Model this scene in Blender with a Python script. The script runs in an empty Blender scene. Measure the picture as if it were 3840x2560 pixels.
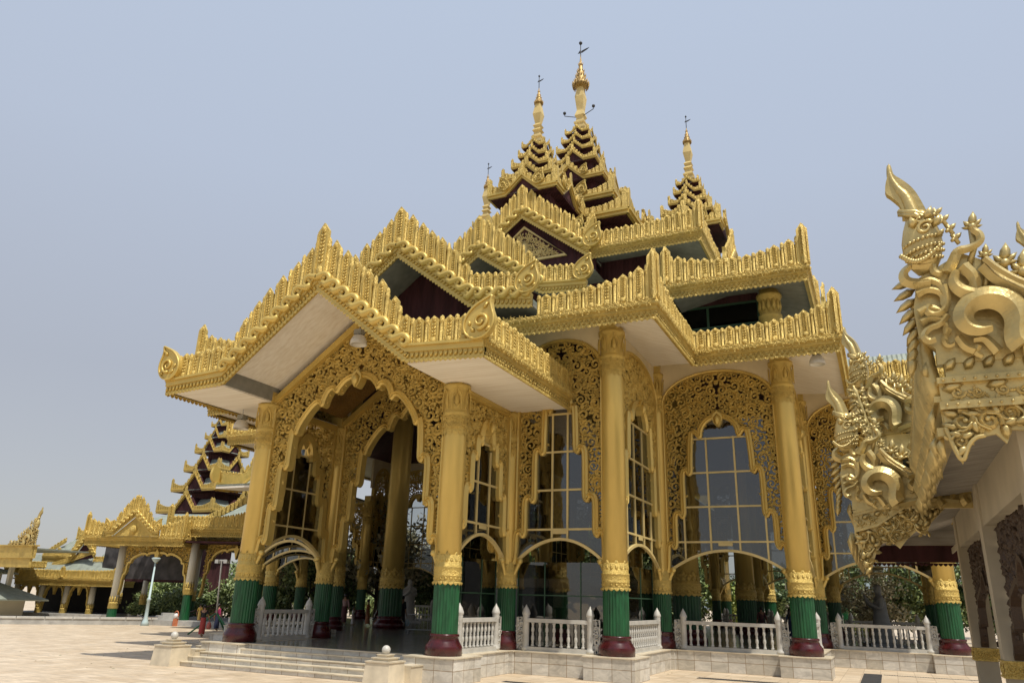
import bpy, math, random
import numpy as np
from mathutils import Vector, Matrix
from math import sin, cos, pi, radians, sqrt, atan2

# ------------------------------------------------------------------ camera, sky, sun
scene = bpy.context.scene
col = scene.collection
cam_d = bpy.data.cameras.new('camera'); cam = bpy.data.objects.new('camera', cam_d); col.objects.link(cam)
scene.camera = cam
YAW, PITCH, ROLL = radians(-25.944), radians(18.969), radians(1.712)
fw = Vector((sin(YAW)*cos(PITCH), cos(YAW)*cos(PITCH), sin(PITCH)))
r0 = Vector((cos(YAW), -sin(YAW), 0)); u0 = r0.cross(fw)
rr = r0*cos(ROLL) + u0*sin(ROLL); uu = -r0*sin(ROLL) + u0*cos(ROLL)
cam.matrix_world = Matrix(((rr.x, uu.x, -fw.x, 0), (rr.y, uu.y, -fw.y, 0), (rr.z, uu.z, -fw.z, 2.4), (0, 0, 0, 1)))
cam_d.sensor_width = 36; cam_d.lens = 2808.3/3840*36; cam_d.clip_end = 5000; cam_d.clip_start = 0.1
scene.render.resolution_x = 1024; scene.render.resolution_y = 682
SUN = Vector((0.41, -0.22, 1.0)).normalized()
world = bpy.data.worlds.new('World'); scene.world = world; world.use_nodes = True
nt = world.node_tree; bg = nt.nodes['Background']
sky = nt.nodes.new('ShaderNodeTexSky'); sky.sky_type = 'NISHITA'; sky.sun_disc = False
sky.sun_elevation = math.asin(SUN.z); sky.sun_rotation = atan2(SUN.x, SUN.y)
sky.air_density = 1.0; sky.dust_density = 1.5; sky.ozone_density = 1.5; sky.altitude = 0
# thick dry-season haze veils most of the blue: mixed over the sky by height above the horizon
hz_tc = nt.nodes.new('ShaderNodeTexCoord'); hz_s = nt.nodes.new('ShaderNodeSeparateXYZ'); hz_r = nt.nodes.new('ShaderNodeValToRGB'); hz_m = nt.nodes.new('ShaderNodeMix')
hz_m.data_type = 'RGBA'; hz_m.inputs[0].default_value = 0.8; hz_m.clamp_result = False
nt.links.new(hz_tc.outputs['Generated'], hz_s.inputs[0]); nt.links.new(hz_s.outputs[2], hz_r.inputs[0])
e_ = hz_r.color_ramp.elements; e_[0].position = 0.0; e_[0].color = (0.52, 0.51, 0.50, 1); e_[1].position = 0.75; e_[1].color = (0.59, 0.68, 0.83, 1)
e2 = e_.new(0.25); e2.color = (0.485, 0.505, 0.56, 1); e3 = e_.new(0.5); e3.color = (0.56, 0.625, 0.745, 1)
hz_g = nt.nodes.new('ShaderNodeVectorMath'); hz_g.operation = 'SCALE'; hz_g.inputs['Scale'].default_value = 1/0.12
nt.links.new(hz_r.outputs[0], hz_g.inputs[0]); nt.links.new(sky.outputs[0], hz_m.inputs[6]); nt.links.new(hz_g.outputs[0], hz_m.inputs[7])
nt.links.new(hz_m.outputs[2], bg.inputs[0]); bg.inputs[1].default_value = 0.12
sd = bpy.data.lights.new('sun', 'SUN'); sd.energy = 4.4; sd.angle = radians(0.6); sd.color = (1.0, 0.95, 0.86)
so = bpy.data.objects.new('sun', sd); col.objects.link(so); so.rotation_euler = SUN.to_track_quat('Z', 'Y').to_euler(); so.location = (30, -30, 60)
scene.view_settings.view_transform = 'Standard'; scene.view_settings.look = 'None'
scene.view_settings.exposure = 0.0; scene.view_settings.gamma = 1

# ------------------------------------------------------------------ materials
def mat(name, rgb, rough=0.6, metal=0.0, bump=0.0, bscale=8.0, kind='noise', var=0.12, vscale=1.5, spec=0.5, extra=None, streak=None):
    m = bpy.data.materials.new(name); m.use_nodes = True
    n = m.node_tree.nodes; l = m.node_tree.links; p = n['Principled BSDF']
    p.inputs['Roughness'].default_value = rough; p.inputs['Metallic'].default_value = metal
    p.inputs['Specular IOR Level'].default_value = spec
    tc = n.new('ShaderNodeTexCoord'); nz = n.new('ShaderNodeTexNoise'); nz.inputs['Scale'].default_value = vscale; nz.inputs['Detail'].default_value = 6
    if streak:
        mp_ = n.new('ShaderNodeMapping'); mp_.inputs['Scale'].default_value = streak; l.new(tc.outputs['Object'], mp_.inputs[0]); l.new(mp_.outputs[0], nz.inputs['Vector'])
    else: l.new(tc.outputs['Object'], nz.inputs['Vector'])
    if rough < .6:
        rm = n.new('ShaderNodeMapRange'); rm.inputs[3].default_value = rough-.07; rm.inputs[4].default_value = rough+.16; n2 = n.new('ShaderNodeTexNoise'); n2.inputs['Scale'].default_value = 3.1; n2.inputs['Detail'].default_value = 4
        l.new(tc.outputs['Object'], n2.inputs['Vector']); l.new(n2.outputs['Fac'], rm.inputs[0]); l.new(rm.outputs[0], p.inputs['Roughness'])
    rp = n.new('ShaderNodeValToRGB'); rp.color_ramp.elements[0].position = 0.3; rp.color_ramp.elements[1].position = 0.7
    rp.color_ramp.elements[0].color = (*[c*(1-var) for c in rgb], 1); rp.color_ramp.elements[1].color = (*[min(1, c*(1+var)) for c in rgb], 1)
    l.new(nz.outputs['Fac'], rp.inputs['Fac']); l.new(rp.outputs['Color'], p.inputs['Base Color'])
    if bump:
        if kind == 'voronoi':
            t = n.new('ShaderNodeTexVoronoi'); t.inputs['Scale'].default_value = bscale; out = t.outputs['Distance']
            wn = n.new('ShaderNodeTexNoise'); wn.inputs['Scale'].default_value = bscale*0.6; wn.inputs['Detail'].default_value = 2
            l.new(tc.outputs['Object'], wn.inputs['Vector'])
            mx = n.new('ShaderNodeVectorMath'); mx.operation = 'MULTIPLY_ADD'; mx.inputs[1].default_value = (0.25,)*3
            l.new(wn.outputs['Color'], mx.inputs[0]); l.new(tc.outputs['Object'], mx.inputs[2]); l.new(mx.outputs[0], t.inputs['Vector'])
        else:
            t = n.new('ShaderNodeTexNoise'); t.inputs['Scale'].default_value = bscale; t.inputs['Detail'].default_value = 5; out = t.outputs['Fac']
            l.new(tc.outputs['Object'], t.inputs['Vector'])
        b = n.new('ShaderNodeBump'); b.inputs['Strength'].default_value = bump; b.inputs['Distance'].default_value = 0.04
        l.new(out, b.inputs['Height']); l.new(b.outputs['Normal'], p.inputs['Normal'])
    if extra: extra(m, n, l, p, tc, rp)
    return m

def tiles(w, h, mortar, c1, c2, cm, axis='wall', msize=0.012, streak=True):
    def f(m, n, l, p, tc, rp):
        sx = n.new('ShaderNodeSeparateXYZ'); l.new(tc.outputs['Object'], sx.inputs[0])
        cb = n.new('ShaderNodeCombineXYZ')
        if axis == 'wall':
            ad = n.new('ShaderNodeMath'); ad.operation = 'ADD'; l.new(sx.outputs[0], ad.inputs[0]); l.new(sx.outputs[1], ad.inputs[1])
            l.new(ad.outputs[0], cb.inputs[0]); l.new(sx.outputs[2], cb.inputs[1])
        else:
            l.new(sx.outputs[0], cb.inputs[0]); l.new(sx.outputs[1], cb.inputs[1])
        bt = n.new('ShaderNodeTexBrick'); l.new(cb.outputs[0], bt.inputs['Vector'])
        bt.offset = 0.0 if axis == 'wall' else 0.0
        bt.inputs['Scale'].default_value = 1; bt.inputs['Brick Width'].default_value = w; bt.inputs['Row Height'].default_value = h
        bt.inputs['Mortar Size'].default_value = msize; bt.inputs['Color1'].default_value = (*c1, 1); bt.inputs['Color2'].default_value = (*c2, 1); bt.inputs['Mortar'].default_value = (*cm, 1)
        bt.inputs['Mortar Smooth'].default_value = 0.3
        nz = n.new('ShaderNodeTexNoise'); nz.inputs['Scale'].default_value = 1.7; nz.inputs['Detail'].default_value = 9; nz.inputs['Roughness'].default_value = 0.65; nz.inputs['Distortion'].default_value = 1.5
        mp = n.new('ShaderNodeMapping'); mp.inputs['Scale'].default_value = (1, 1, 2.2) if axis == 'wall' else (0.6, 2.4, 1); mp.inputs['Rotation'].default_value = (0.3, 0.5, 0) if axis == 'wall' else (0, 0, 0.3)
        l.new(tc.outputs['Object'], mp.inputs[0]); l.new(mp.outputs[0], nz.inputs['Vector'])
        mr = n.new('ShaderNodeMapRange'); mr.inputs[1].default_value = 0.3; mr.inputs[2].default_value = 0.7; mr.inputs[3].default_value = 0.68; mr.inputs[4].default_value = 1.14
        l.new(nz.outputs['Fac'], mr.inputs[0])
        mu = n.new('ShaderNodeMix'); mu.data_type = 'RGBA'; mu.blend_type = 'MULTIPLY'; mu.inputs[0].default_value = 1
        l.new(bt.outputs['Color'], mu.inputs[6]); l.new(mr.outputs[0], mu.inputs[7]); l.new(mu.outputs[2], p.inputs['Base Color'])
    return f

GOLD = (0.60, 0.43, 0.115)
M = {}
M['gold'] = mat('gold_paint', GOLD, 0.38, 0.35, 0.25, 9, 'noise', 0.10, 1.2)
M['gold_smooth'] = mat('gold_smooth', (0.62, 0.45, 0.13), 0.34, 0.4, 0.05, 3, 'noise', 0.13, 1.6, streak=(1.5, 1.5, .25))
M['gold_carved'] = mat('gold_carved', (0.58, 0.415, 0.11), 0.38, 0.34, 0.9, 16, 'voronoi', 0.14, 2.5)
M['gold_relief'] = mat('gold_relief', (0.62, 0.445, 0.12), 0.36, 0.34, 0.6, 22, 'voronoi', 0.14, 2.5)
M['gold_pale'] = mat('gold_pale', (0.60, 0.47, 0.20), 0.45, 0.2, 0.3, 6, 'noise', 0.12, 1.0)
M['gold_naga'] = mat('gold_naga', (0.52, 0.40, 0.16), 0.33, 0.45, 0.35, 9, 'noise', 0.25, 2.4)
M['cream_spire'] = mat('cream_spire', (0.62, 0.47, 0.19), 0.5, 0.1, 0.1, 6)
M['cream'] = mat('cream_wall', (0.64, 0.54, 0.35), 0.75, 0, 0.1, 5, 'noise', 0.14, 0.9)
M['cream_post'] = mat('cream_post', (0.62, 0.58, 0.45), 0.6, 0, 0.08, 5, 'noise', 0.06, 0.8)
def boards(m, n, l, p, tc, rp):
    w = n.new('ShaderNodeTexWave'); w.wave_type = 'BANDS'; w.bands_direction = 'DIAGONAL'; w.inputs['Scale'].default_value = 2.6; mp = n.new('ShaderNodeMapping'); mp.inputs['Scale'].default_value = (1, 1, 0)
    l.new(tc.outputs['Object'], mp.inputs[0]); l.new(mp.outputs[0], w.inputs[0]); b = n.new('ShaderNodeBump'); b.inputs['Strength'].default_value = .6; b.inputs['Distance'].default_value = .03
    l.new(w.outputs['Fac'], b.inputs['Height']); l.new(b.outputs[0], p.inputs['Normal'])
M['cream_shaded'] = mat('cream_shaded', (0.43, 0.375, 0.27), 0.7, 0, 0.1, 5, 'noise', 0.12, 1.2)  # cream-brown paint with the shade under this roof put into its colour
M['plank_grey'] = mat('grey_planks', (0.30, 0.275, 0.235), 0.8, 0, 0.2, 7, 'noise', 0.25, 2.5, streak=(.5, 3, 3))
M['bronze'] = mat('bronze', (0.34, 0.22, 0.07), 0.4, 0.5, 0.4, 20)
M['maroon'] = mat('maroon_board', (0.055, 0.019, 0.021), 0.7, 0, 0, 14, 'noise', 0.4, 1.2, 0.2, extra=boards, streak=(2, 2, .4))
M['red_base'] = mat('red_lacquer', (0.055, 0.006, 0.007), 0.22, 0, 0.03, 4, 'noise', 0.45, 3.5, 0.5)
M['green'] = mat('green_enamel', (0.007, 0.074, 0.023), 0.42, 0, 0.05, 5, 'noise', 0.38, 2.6, streak=(2, 2, .6))
M['wood_frame'] = mat('dark_green_frame', (0.02, 0.06, 0.03), 0.5)
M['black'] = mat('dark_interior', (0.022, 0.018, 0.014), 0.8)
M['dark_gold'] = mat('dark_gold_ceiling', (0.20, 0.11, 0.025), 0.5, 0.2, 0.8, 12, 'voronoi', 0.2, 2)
def planks(m, n, l, p, tc, rp):
    w = n.new('ShaderNodeTexNoise'); mp = n.new('ShaderNodeMapping'); mp.inputs['Scale'].default_value = (0.5, 9, 5)
    l.new(tc.outputs['Object'], mp.inputs[0]); l.new(mp.outputs[0], w.inputs['Vector']); w.inputs['Scale'].default_value = 1; w.inputs['Detail'].default_value = 4
    r = n.new('ShaderNodeValToRGB'); r.color_ramp.elements[0].position = 0.28; r.color_ramp.elements[0].color = (0.70, 0.63, 0.51, 1)
    r.color_ramp.elements[1].position = 0.62; r.color_ramp.elements[1].color = (0.82, 0.77, 0.67, 1)
    l.new(w.outputs['Fac'], r.inputs[0]); l.new(r.outputs[0], p.inputs['Base Color'])
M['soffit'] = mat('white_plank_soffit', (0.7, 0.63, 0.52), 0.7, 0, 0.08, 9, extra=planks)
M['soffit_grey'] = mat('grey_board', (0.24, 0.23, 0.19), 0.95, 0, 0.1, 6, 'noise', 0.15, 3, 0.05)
M['marble_wall'] = mat('marble_tiles', (0.6, 0.57, 0.5), 0.28, 0, 0, extra=tiles(0.64, 0.375, 0.01, (0.66, 0.63, 0.56), (0.50, 0.46, 0.38), (0.30, 0.22, 0.14)))
M['marble'] = mat('white_marble', (0.50, 0.48, 0.43), 0.4, 0, 0.12, 12, 'noise', 0.14, 3)
M['marble_warm'] = mat('warm_marble', (0.60, 0.52, 0.38), 0.35, 0, 0.08, 6, 'noise', 0.2, 2.2)
M['ground'] = mat('marble_paving', (0.6, 0.5, 0.36), 0.5, 0, 0, extra=tiles(0.62, 0.62, 0.01, (0.66, 0.54, 0.39), (0.54, 0.42, 0.28), (0.36, 0.27, 0.18), 'floor', 0.01))
M['floor'] = mat('polished_floor', (0.1, 0.1, 0.09), 0.13, 0, 0, extra=tiles(0.62, 0.62, 0.01, (0.24, 0.24, 0.20), (0.17, 0.175, 0.15), (0.09, 0.09, 0.07), 'floor'))
def rooft(m, n, l, p, tc, rp):
    w = n.new('ShaderNodeTexWave'); w.wave_type = 'BANDS'; w.bands_direction = 'X'; w.inputs['Scale'].default_value = 1.3; w.inputs['Distortion'].default_value = 0
    w2 = n.new('ShaderNodeTexWave'); w2.wave_type = 'BANDS'; w2.bands_direction = 'Z'; w2.inputs['Scale'].default_value = 1.1; w2.wave_profile = 'SAW'
    l.new(tc.outputs['Object'], w.inputs[0]); l.new(tc.outputs['Object'], w2.inputs[0])
    ad = n.new('ShaderNodeMath'); ad.operation = 'ADD'; l.new(w.outputs['Fac'], ad.inputs[0]); l.new(w2.outputs['Fac'], ad.inputs[1])
    b = n.new('ShaderNodeBump'); b.inputs['Strength'].default_value = 0.9; b.inputs['Distance'].default_value = 0.06
    l.new(ad.outputs[0], b.inputs['Height']); l.new(b.outputs[0], p.inputs['Normal'])
M['roof'] = mat('green_roof_tiles', (0.27, 0.30, 0.245), 0.55, 0, 0, var=0.2, vscale=2.5, extra=rooft)
M['mullion'] = mat('gold_mullion', (0.60, 0.47, 0.20), 0.5, 0.1)
M['metal'] = mat('grey_metal', (0.35, 0.36, 0.36), 0.4, 0.7)
M['iron'] = mat('dark_iron', (0.05, 0.05, 0.055), 0.5, 0.5)
M['pole'] = mat('pale_blue_pole', (0.42, 0.52, 0.52), 0.5)
M['white_paint'] = mat('white_paint', (0.7, 0.7, 0.66), 0.5)
M['green_paint'] = mat('green_paint', (0.03, 0.16, 0.07), 0.5)
M['lamp_glass'] = mat('frosted_lamp', (0.55, 0.52, 0.45), 0.35)
M['concrete'] = mat('concrete', (0.38, 0.37, 0.34), 0.8, 0, 0.3, 10, 'noise', 0.2, 2)
M['stone_grey'] = mat('grey_stone', (0.16, 0.165, 0.16), 0.7, 0, 0.3, 8, 'noise', 0.15, 4)
M['stone_mid'] = mat('pale_grey_stone', (0.42, 0.42, 0.40), 0.7, 0, 0.2, 8)
M['stone_white'] = mat('white_stone', (0.72, 0.72, 0.70), 0.6)
M['wood_carved'] = mat('dark_carved_wood', (0.055, 0.032, 0.018), 0.6, 0, 0.4, 14)
M['mural'] = mat('dark_mural', (0.05, 0.045, 0.045), 0.5, 0, 0, var=0.9, vscale=1.3)
M['terracotta'] = mat('terracotta', (0.5, 0.16, 0.07), 0.7)
M['hill'] = mat('hill', (0.16, 0.19, 0.2), 0.9)
M['rope'] = mat('rag', (0.3, 0.2, 0.12), 0.9)
M['bark'] = mat('bark', (0.14, 0.11, 0.08), 0.9, 0, 0.5, 20)
M['wood'] = mat('brown_wood', (0.06, 0.025, 0.015), 0.4)
M['grate'] = mat('drain_grate', (0.055, 0.055, 0.055), 0.5, 0.3)
def leafmat(name, a, b):
    m = bpy.data.materials.new(name); m.use_nodes = True; n = m.node_tree.nodes; l = m.node_tree.links; p = n['Principled BSDF']
    g = n.new('ShaderNodeNewGeometry'); r = n.new('ShaderNodeValToRGB'); r.color_ramp.elements[0].color = (*a, 1); r.color_ramp.elements[1].color = (*b, 1)
    l.new(g.outputs['Random Per Island'], r.inputs[0]); l.new(r.outputs[0], p.inputs['Base Color']); p.inputs['Roughness'].default_value = 0.5
    return m
M['leaf'] = leafmat('leaf_green', (0.06, 0.10, 0.03), (0.30, 0.36, 0.13))
M['leaf_dark'] = leafmat('leaf_dark', (0.035, 0.07, 0.025), (0.17, 0.23, 0.08))
M['leaf_light'] = leafmat('leaf_light', (0.13, 0.20, 0.04), (0.45, 0.52, 0.14))
M['leaf_dry'] = leafmat('leaf_dry', (0.14, 0.14, 0.06), (0.52, 0.46, 0.30))
M['flower'] = leafmat('white_flower', (0.6, 0.6, 0.5), (0.8, 0.8, 0.72))
def glassm(name, tint, refl, tr=0.35):
    m = bpy.data.materials.new(name); m.use_nodes = True; n = m.node_tree.nodes; l = m.node_tree.links
    n.remove(n['Principled BSDF']); o = n['Material Output']
    t = n.new('ShaderNodeBsdfTransparent'); t.inputs[0].default_value = (*tint, 1)
    g = n.new('ShaderNodeBsdfGlossy'); g.inputs['Roughness'].default_value = 0.03; g.inputs[0].default_value = (0.62, 0.62, 0.61, 1)
    gn = n.new('ShaderNodeTexNoise'); gn.inputs['Scale'].default_value = 0.9; gt = n.new('ShaderNodeTexCoord'); gb = n.new('ShaderNodeBump'); gb.inputs['Strength'].default_value = 0.12; gb.inputs['Distance'].default_value = 0.1
    l.new(gt.outputs['Object'], gn.inputs['Vector']); l.new(gn.outputs['Fac'], gb.inputs['Height']); l.new(gb.outputs[0], g.inputs['Normal'])
    fr = n.new('ShaderNodeFresnel'); fr.inputs[0].default_value = 1.5
    ad = n.new('ShaderNodeMath'); ad.operation = 'MULTIPLY_ADD'; ad.inputs[1].default_value = 1.0; ad.inputs[2].default_value = refl
    l.new(fr.outputs[0], ad.inputs[0]); mx = n.new('ShaderNodeMixShader')
    l.new(ad.outputs[0], mx.inputs[0]); l.new(t.outputs[0], mx.inputs[1]); l.new(g.outputs[0], mx.inputs[2]); l.new(mx.outputs[0], o.inputs[0])
    return m
M['glass'] = glassm('tinted_glass', (0.42, 0.43, 0.43), 0.13)
M['glass_bright'] = glassm('reflecting_glass', (0.45, 0.46, 0.46), 0.3)
M['glass_clear'] = glassm('clear_glass', (0.82, 0.84, 0.84), 0.02)
M['glass_dark'] = glassm('dark_glass', (0.10, 0.11, 0.12), 0.03)

# ------------------------------------------------------------------ mesh kit
def unit(V, F, smooth=False):
    d = {}
    for f in F: d.setdefault(len(f), []).append(f)
    return (np.array(V, float), {k: np.array(v, int) for k, v in d.items()}, smooth)

class MB:
    def __init__(s): s.V = []; s.F = {}; s.S = {}; s.n = 0
    def add(s, u, m=None):
        if u is None: return s
        V, F, sm = u
        if m is not None: V = V @ np.array(m)[:3, :3].T + np.array(m)[:3, 3]
        s.V.append(V)
        for k, a in F.items():
            s.F.setdefault(k, []).append(a + s.n); s.S.setdefault(k, []).append(np.full(len(a), sm, bool))
        s.n += len(V); return s
    def as_unit(s):
        V = np.concatenate(s.V); return [(V, {k: np.concatenate(a) for k, a in s.F.items()}, True)]
    def mesh(s, name, m):
        me = bpy.data.meshes.new(name)
        if s.n:
            V = np.concatenate(s.V); me.vertices.add(len(V)); me.vertices.foreach_set('co', V.ravel())
            ks = sorted(s.F); li = []; st = []; sm = []; o = 0
            for k in ks:
                a = np.concatenate(s.F[k]); li.append(a.ravel()); st.append(o + np.arange(len(a))*k); o += a.size; sm.append(np.concatenate(s.S[k]))
            li = np.concatenate(li); st = np.concatenate(st); sm = np.concatenate(sm)
            me.loops.add(len(li)); me.loops.foreach_set('vertex_index', li.astype(np.int32))
            me.polygons.add(len(st)); me.polygons.foreach_set('loop_start', st.astype(np.int32))
            me.polygons.foreach_set('use_smooth', sm); me.update(calc_edges=True); me.validate()
        me.materials.append(M[m] if isinstance(m, str) else m)
        return me

def link(name, data, parent=None, loc=None, rot=None, scale=None):
    o = bpy.data.objects.new(name, data); col.objects.link(o)
    if parent is not None: o.parent = parent
    if loc is not None: o.location = loc
    if rot is not None: o.rotation_euler = (0, 0, rot)
    if scale is not None: o.scale = scale
    return o
def obj(name, mb, m, parent=None, **k): return link(name, mb.mesh(name, m), parent, **k)
def tag(o, label=None, cat=None, group=None, kind=None):
    if label: o['label'] = label
    if cat: o['category'] = cat
    if group: o['group'] = group
    if kind: o['kind'] = kind
    return o
def empty(name, loc=(0, 0, 0), rot=0, **k):
    o = bpy.data.objects.new(name, None); col.objects.link(o); o.location = loc; o.rotation_euler = (0, 0, rot); o.empty_display_size = 0.2
    return tag(o, **k)
def copy_tree(o, parent=None):
    c = o.copy(); col.objects.link(c)
    if parent is not None: c.parent = parent
    for ch in list(o.children): copy_tree(ch, c)
    return c

def T(x=0, y=0, z=0, sx=1, sy=1, sz=1, rz=0):
    c, s_ = cos(rz), sin(rz)
    return np.array([[c*sx, -s_*sy, 0, x], [s_*sx, c*sy, 0, y], [0, 0, sz, z], [0, 0, 0, 1.0]])
def frame(o, ux, n):
    """local (u, w, v) -> world: u along ux, w along outward normal n, v up"""
    m = np.eye(4); m[:3, 0] = (ux[0], ux[1], 0); m[:3, 1] = (n[0], n[1], 0); m[:3, 2] = (0, 0, 1); m[:3, 3] = o; return m

def box(x0, x1, y0, y1, z0, z1):
    V = [(x0, y0, z0), (x1, y0, z0), (x1, y1, z0), (x0, y1, z0), (x0, y0, z1), (x1, y0, z1), (x1, y1, z1), (x0, y1, z1)]
    return unit(V, [(0, 3, 2, 1), (4, 5, 6, 7), (0, 1, 5, 4), (1, 2, 6, 5), (2, 3, 7, 6), (3, 0, 4, 7)])
def frustum(cx, cy, z0, z1, a0, a1, b0=None, b1=None):
    b0 = a0 if b0 is None else b0; b1 = a1 if b1 is None else b1
    V = [(cx-a0, cy-b0, z0), (cx+a0, cy-b0, z0), (cx+a0, cy+b0, z0), (cx-a0, cy+b0, z0), (cx-a1, cy-b1, z1), (cx+a1, cy-b1, z1), (cx+a1, cy+b1, z1), (cx-a1, cy+b1, z1)]
    return unit(V, [(0, 3, 2, 1), (4, 5, 6, 7), (0, 1, 5, 4), (1, 2, 6, 5), (2, 3, 7, 6), (3, 0, 4, 7)])
def lathe(prof, n=24, cx=0, cy=0, mod=None, smooth=True, a0=0):
    V = []; F = []
    for r, z in prof:
        for i in range(n):
            a = a0 + 2*pi*i/n; q = r if mod is None else mod(r, z, i, n); V.append((cx+q*cos(a), cy+q*sin(a), z))
    for j in range(len(prof)-1):
        for i in range(n):
            k = (i+1) % n; F.append((j*n+i, j*n+k, (j+1)*n+k, (j+1)*n+i))
    F.append(tuple(range((len(prof)-1)*n, len(prof)*n))); F.append(tuple(range(n-1, -1, -1)))
    return unit(V, F, smooth)
def tube(P, R, n=6, flat=1.0, closed=False, up=(0, 1, 0), smooth=True):
    P = np.array(P, float); m = len(P); R = np.full(m, R, float) if np.isscalar(R) else np.array(R, float)
    Tn = np.gradient(P, axis=0); Tn /= np.linalg.norm(Tn, axis=1)[:, None]+1e-9
    B = np.array(up, float); N = np.cross(B[None], Tn); nn = np.linalg.norm(N, axis=1)
    bad = nn < 1e-3; N[bad] = np.cross([1, 0.1, 0], Tn[bad]); N /= np.linalg.norm(N, axis=1)[:, None]; Bn = np.cross(Tn, N)
    a = np.arange(n)*2*pi/n
    V = (P[:, None] + R[:, None, None]*(np.cos(a)[None, :, None]*N[:, None] + flat*np.sin(a)[None, :, None]*Bn[:, None])).reshape(-1, 3)
    j = np.arange(m-1)[:, None]*n; i = np.arange(n)[None]; k = (i+1) % n
    F = np.stack([j+i, j+k, j+n+k, j+n+i], -1).reshape(-1, 4)
    d = {4: F}; d.setdefault(n, []); caps = np.array([list(range(n-1, -1, -1)), list(range((m-1)*n, m*n))])
    if n == 4: d[4] = np.concatenate([F, caps])
    else: d[n] = caps
    return (V, d, smooth)
def prism(poly, y0, y1, smooth=False):
    """polygon of (x, z) extruded along y"""
    n = len(poly); V = [(x, y0, z) for x, z in poly] + [(x, y1, z) for x, z in poly]
    F = [tuple(range(n)), tuple(range(2*n-1, n-1, -1))] + [(i, i+n, (i+1) % n+n, (i+1) % n) for i in range(n)]
    return unit(V, F, smooth)
def ball(r, cx=0, cy=0, cz=0, n=10, m=6, sz=1.0):
    return lathe([(max(1e-4, r*sin(pi*j/m)), cz - sz*r*cos(pi*j/m)) for j in range(m+1)], n, cx, cy)
def chaikin(P, it=2):
    P = np.array(P, float)
    for _ in range(it):
        Q = [P[0]]
        for a, b in zip(P[:-1], P[1:]): Q += [a*.75+b*.25, a*.25+b*.75]
        Q.append(P[-1]); P = np.array(Q)
    return P
def sweep2(P, prof, close=False):
    """sweep profile [(offset along left normal, w)] along 2D path P of (u, v); returns u, w, v geometry"""
    P = np.array(P, float); d = np.gradient(P, axis=0)
    if close: d = np.roll(P, -1, 0) - np.roll(P, 1, 0)
    d /= np.linalg.norm(d, axis=1)[:, None]+1e-9; N = np.stack([-d[:, 1], d[:, 0]], 1); k = len(prof); V = []
    for p, q in zip(P, N):
        for o, w in prof: V.append((p[0]+q[0]*o, w, p[1]+q[1]*o))
    F = []; m = len(P)
    for j in range(m if close else m-1):
        for i in range(k-1):
            a = j*k+i; b = ((j+1) % m)*k+i; F.append((a, a+1, b+1, b))
        F.append((j*k+k-1, j*k, ((j+1) % m)*k, ((j+1) % m)*k+k-1))
    return unit(V, F, False)
def sweep_plan(path, prof, closed=True):
    """sweep vertical profile [(w outwards, z)] round a plan path with mitred corners (outward = right of travel)"""
    n = len(path); V = []; F = []; k = len(prof)
    for i in range(n):
        p = np.array(path[i], float); a = np.array(path[i-1]) if (closed or i > 0) else None; b = np.array(path[(i+1) % n]) if (closed or i < n-1) else None
        ns = []
        for s_, e in ((a, p), (p, b)):
            if s_ is None or e is None: continue
            d = (e-s_)/np.linalg.norm(e-s_); ns.append(np.array([d[1], -d[0]]))
        m = ns[0] if len(ns) == 1 else (ns[0]+ns[1])/(1+ns[0]@ns[1])
        for w, z in prof: V.append((p[0]+m[0]*w, p[1]+m[1]*w, z))
    for i in range(n if closed else n-1):
        j = (i+1) % n
        for q in range(k-1): F.append((i*k+q, j*k+q, j*k+q+1, i*k+q+1))
    if not closed: F += [tuple(range(k)), tuple(range(n*k-1, (n-1)*k-1, -1))]
    return unit(V, F)
def union_rects(rects, z0, z1, bottom=False):
    xs = sorted({round(v, 3) for r in rects for v in (r[0], r[1])}); ys = sorted({round(v, 3) for r in rects for v in (r[2], r[3])})
    ins = lambda x, y: any(r[0] < x < r[1] and r[2] < y < r[3] for r in rects)
    g = {}; V = []; F = []
    for i in range(len(xs)-1):
        for j in range(len(ys)-1):
            if ins((xs[i]+xs[i+1])/2, (ys[j]+ys[j+1])/2): g[i, j] = 1
    def q(*p): b = len(V); V.extend(p); F.append((b, b+1, b+2, b+3))
    for i, j in g:
        a, b, c, d = xs[i], xs[i+1], ys[j], ys[j+1]
        q((a, c, z1), (b, c, z1), (b, d, z1), (a, d, z1))
        if bottom: q((a, d, z0), (b, d, z0), (b, c, z0), (a, c, z0))
        if (i-1, j) not in g: q((a, d, z0), (a, c, z0), (a, c, z1), (a, d, z1))
        if (i+1, j) not in g: q((b, c, z0), (b, d, z0), (b, d, z1), (b, c, z1))
        if (i, j-1) not in g: q((a, c, z0), (b, c, z0), (b, c, z1), (a, c, z1))
        if (i, j+1) not in g: q((b, d, z0), (a, d, z0), (a, d, z1), (b, d, z1))
    return unit(V, F)

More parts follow.
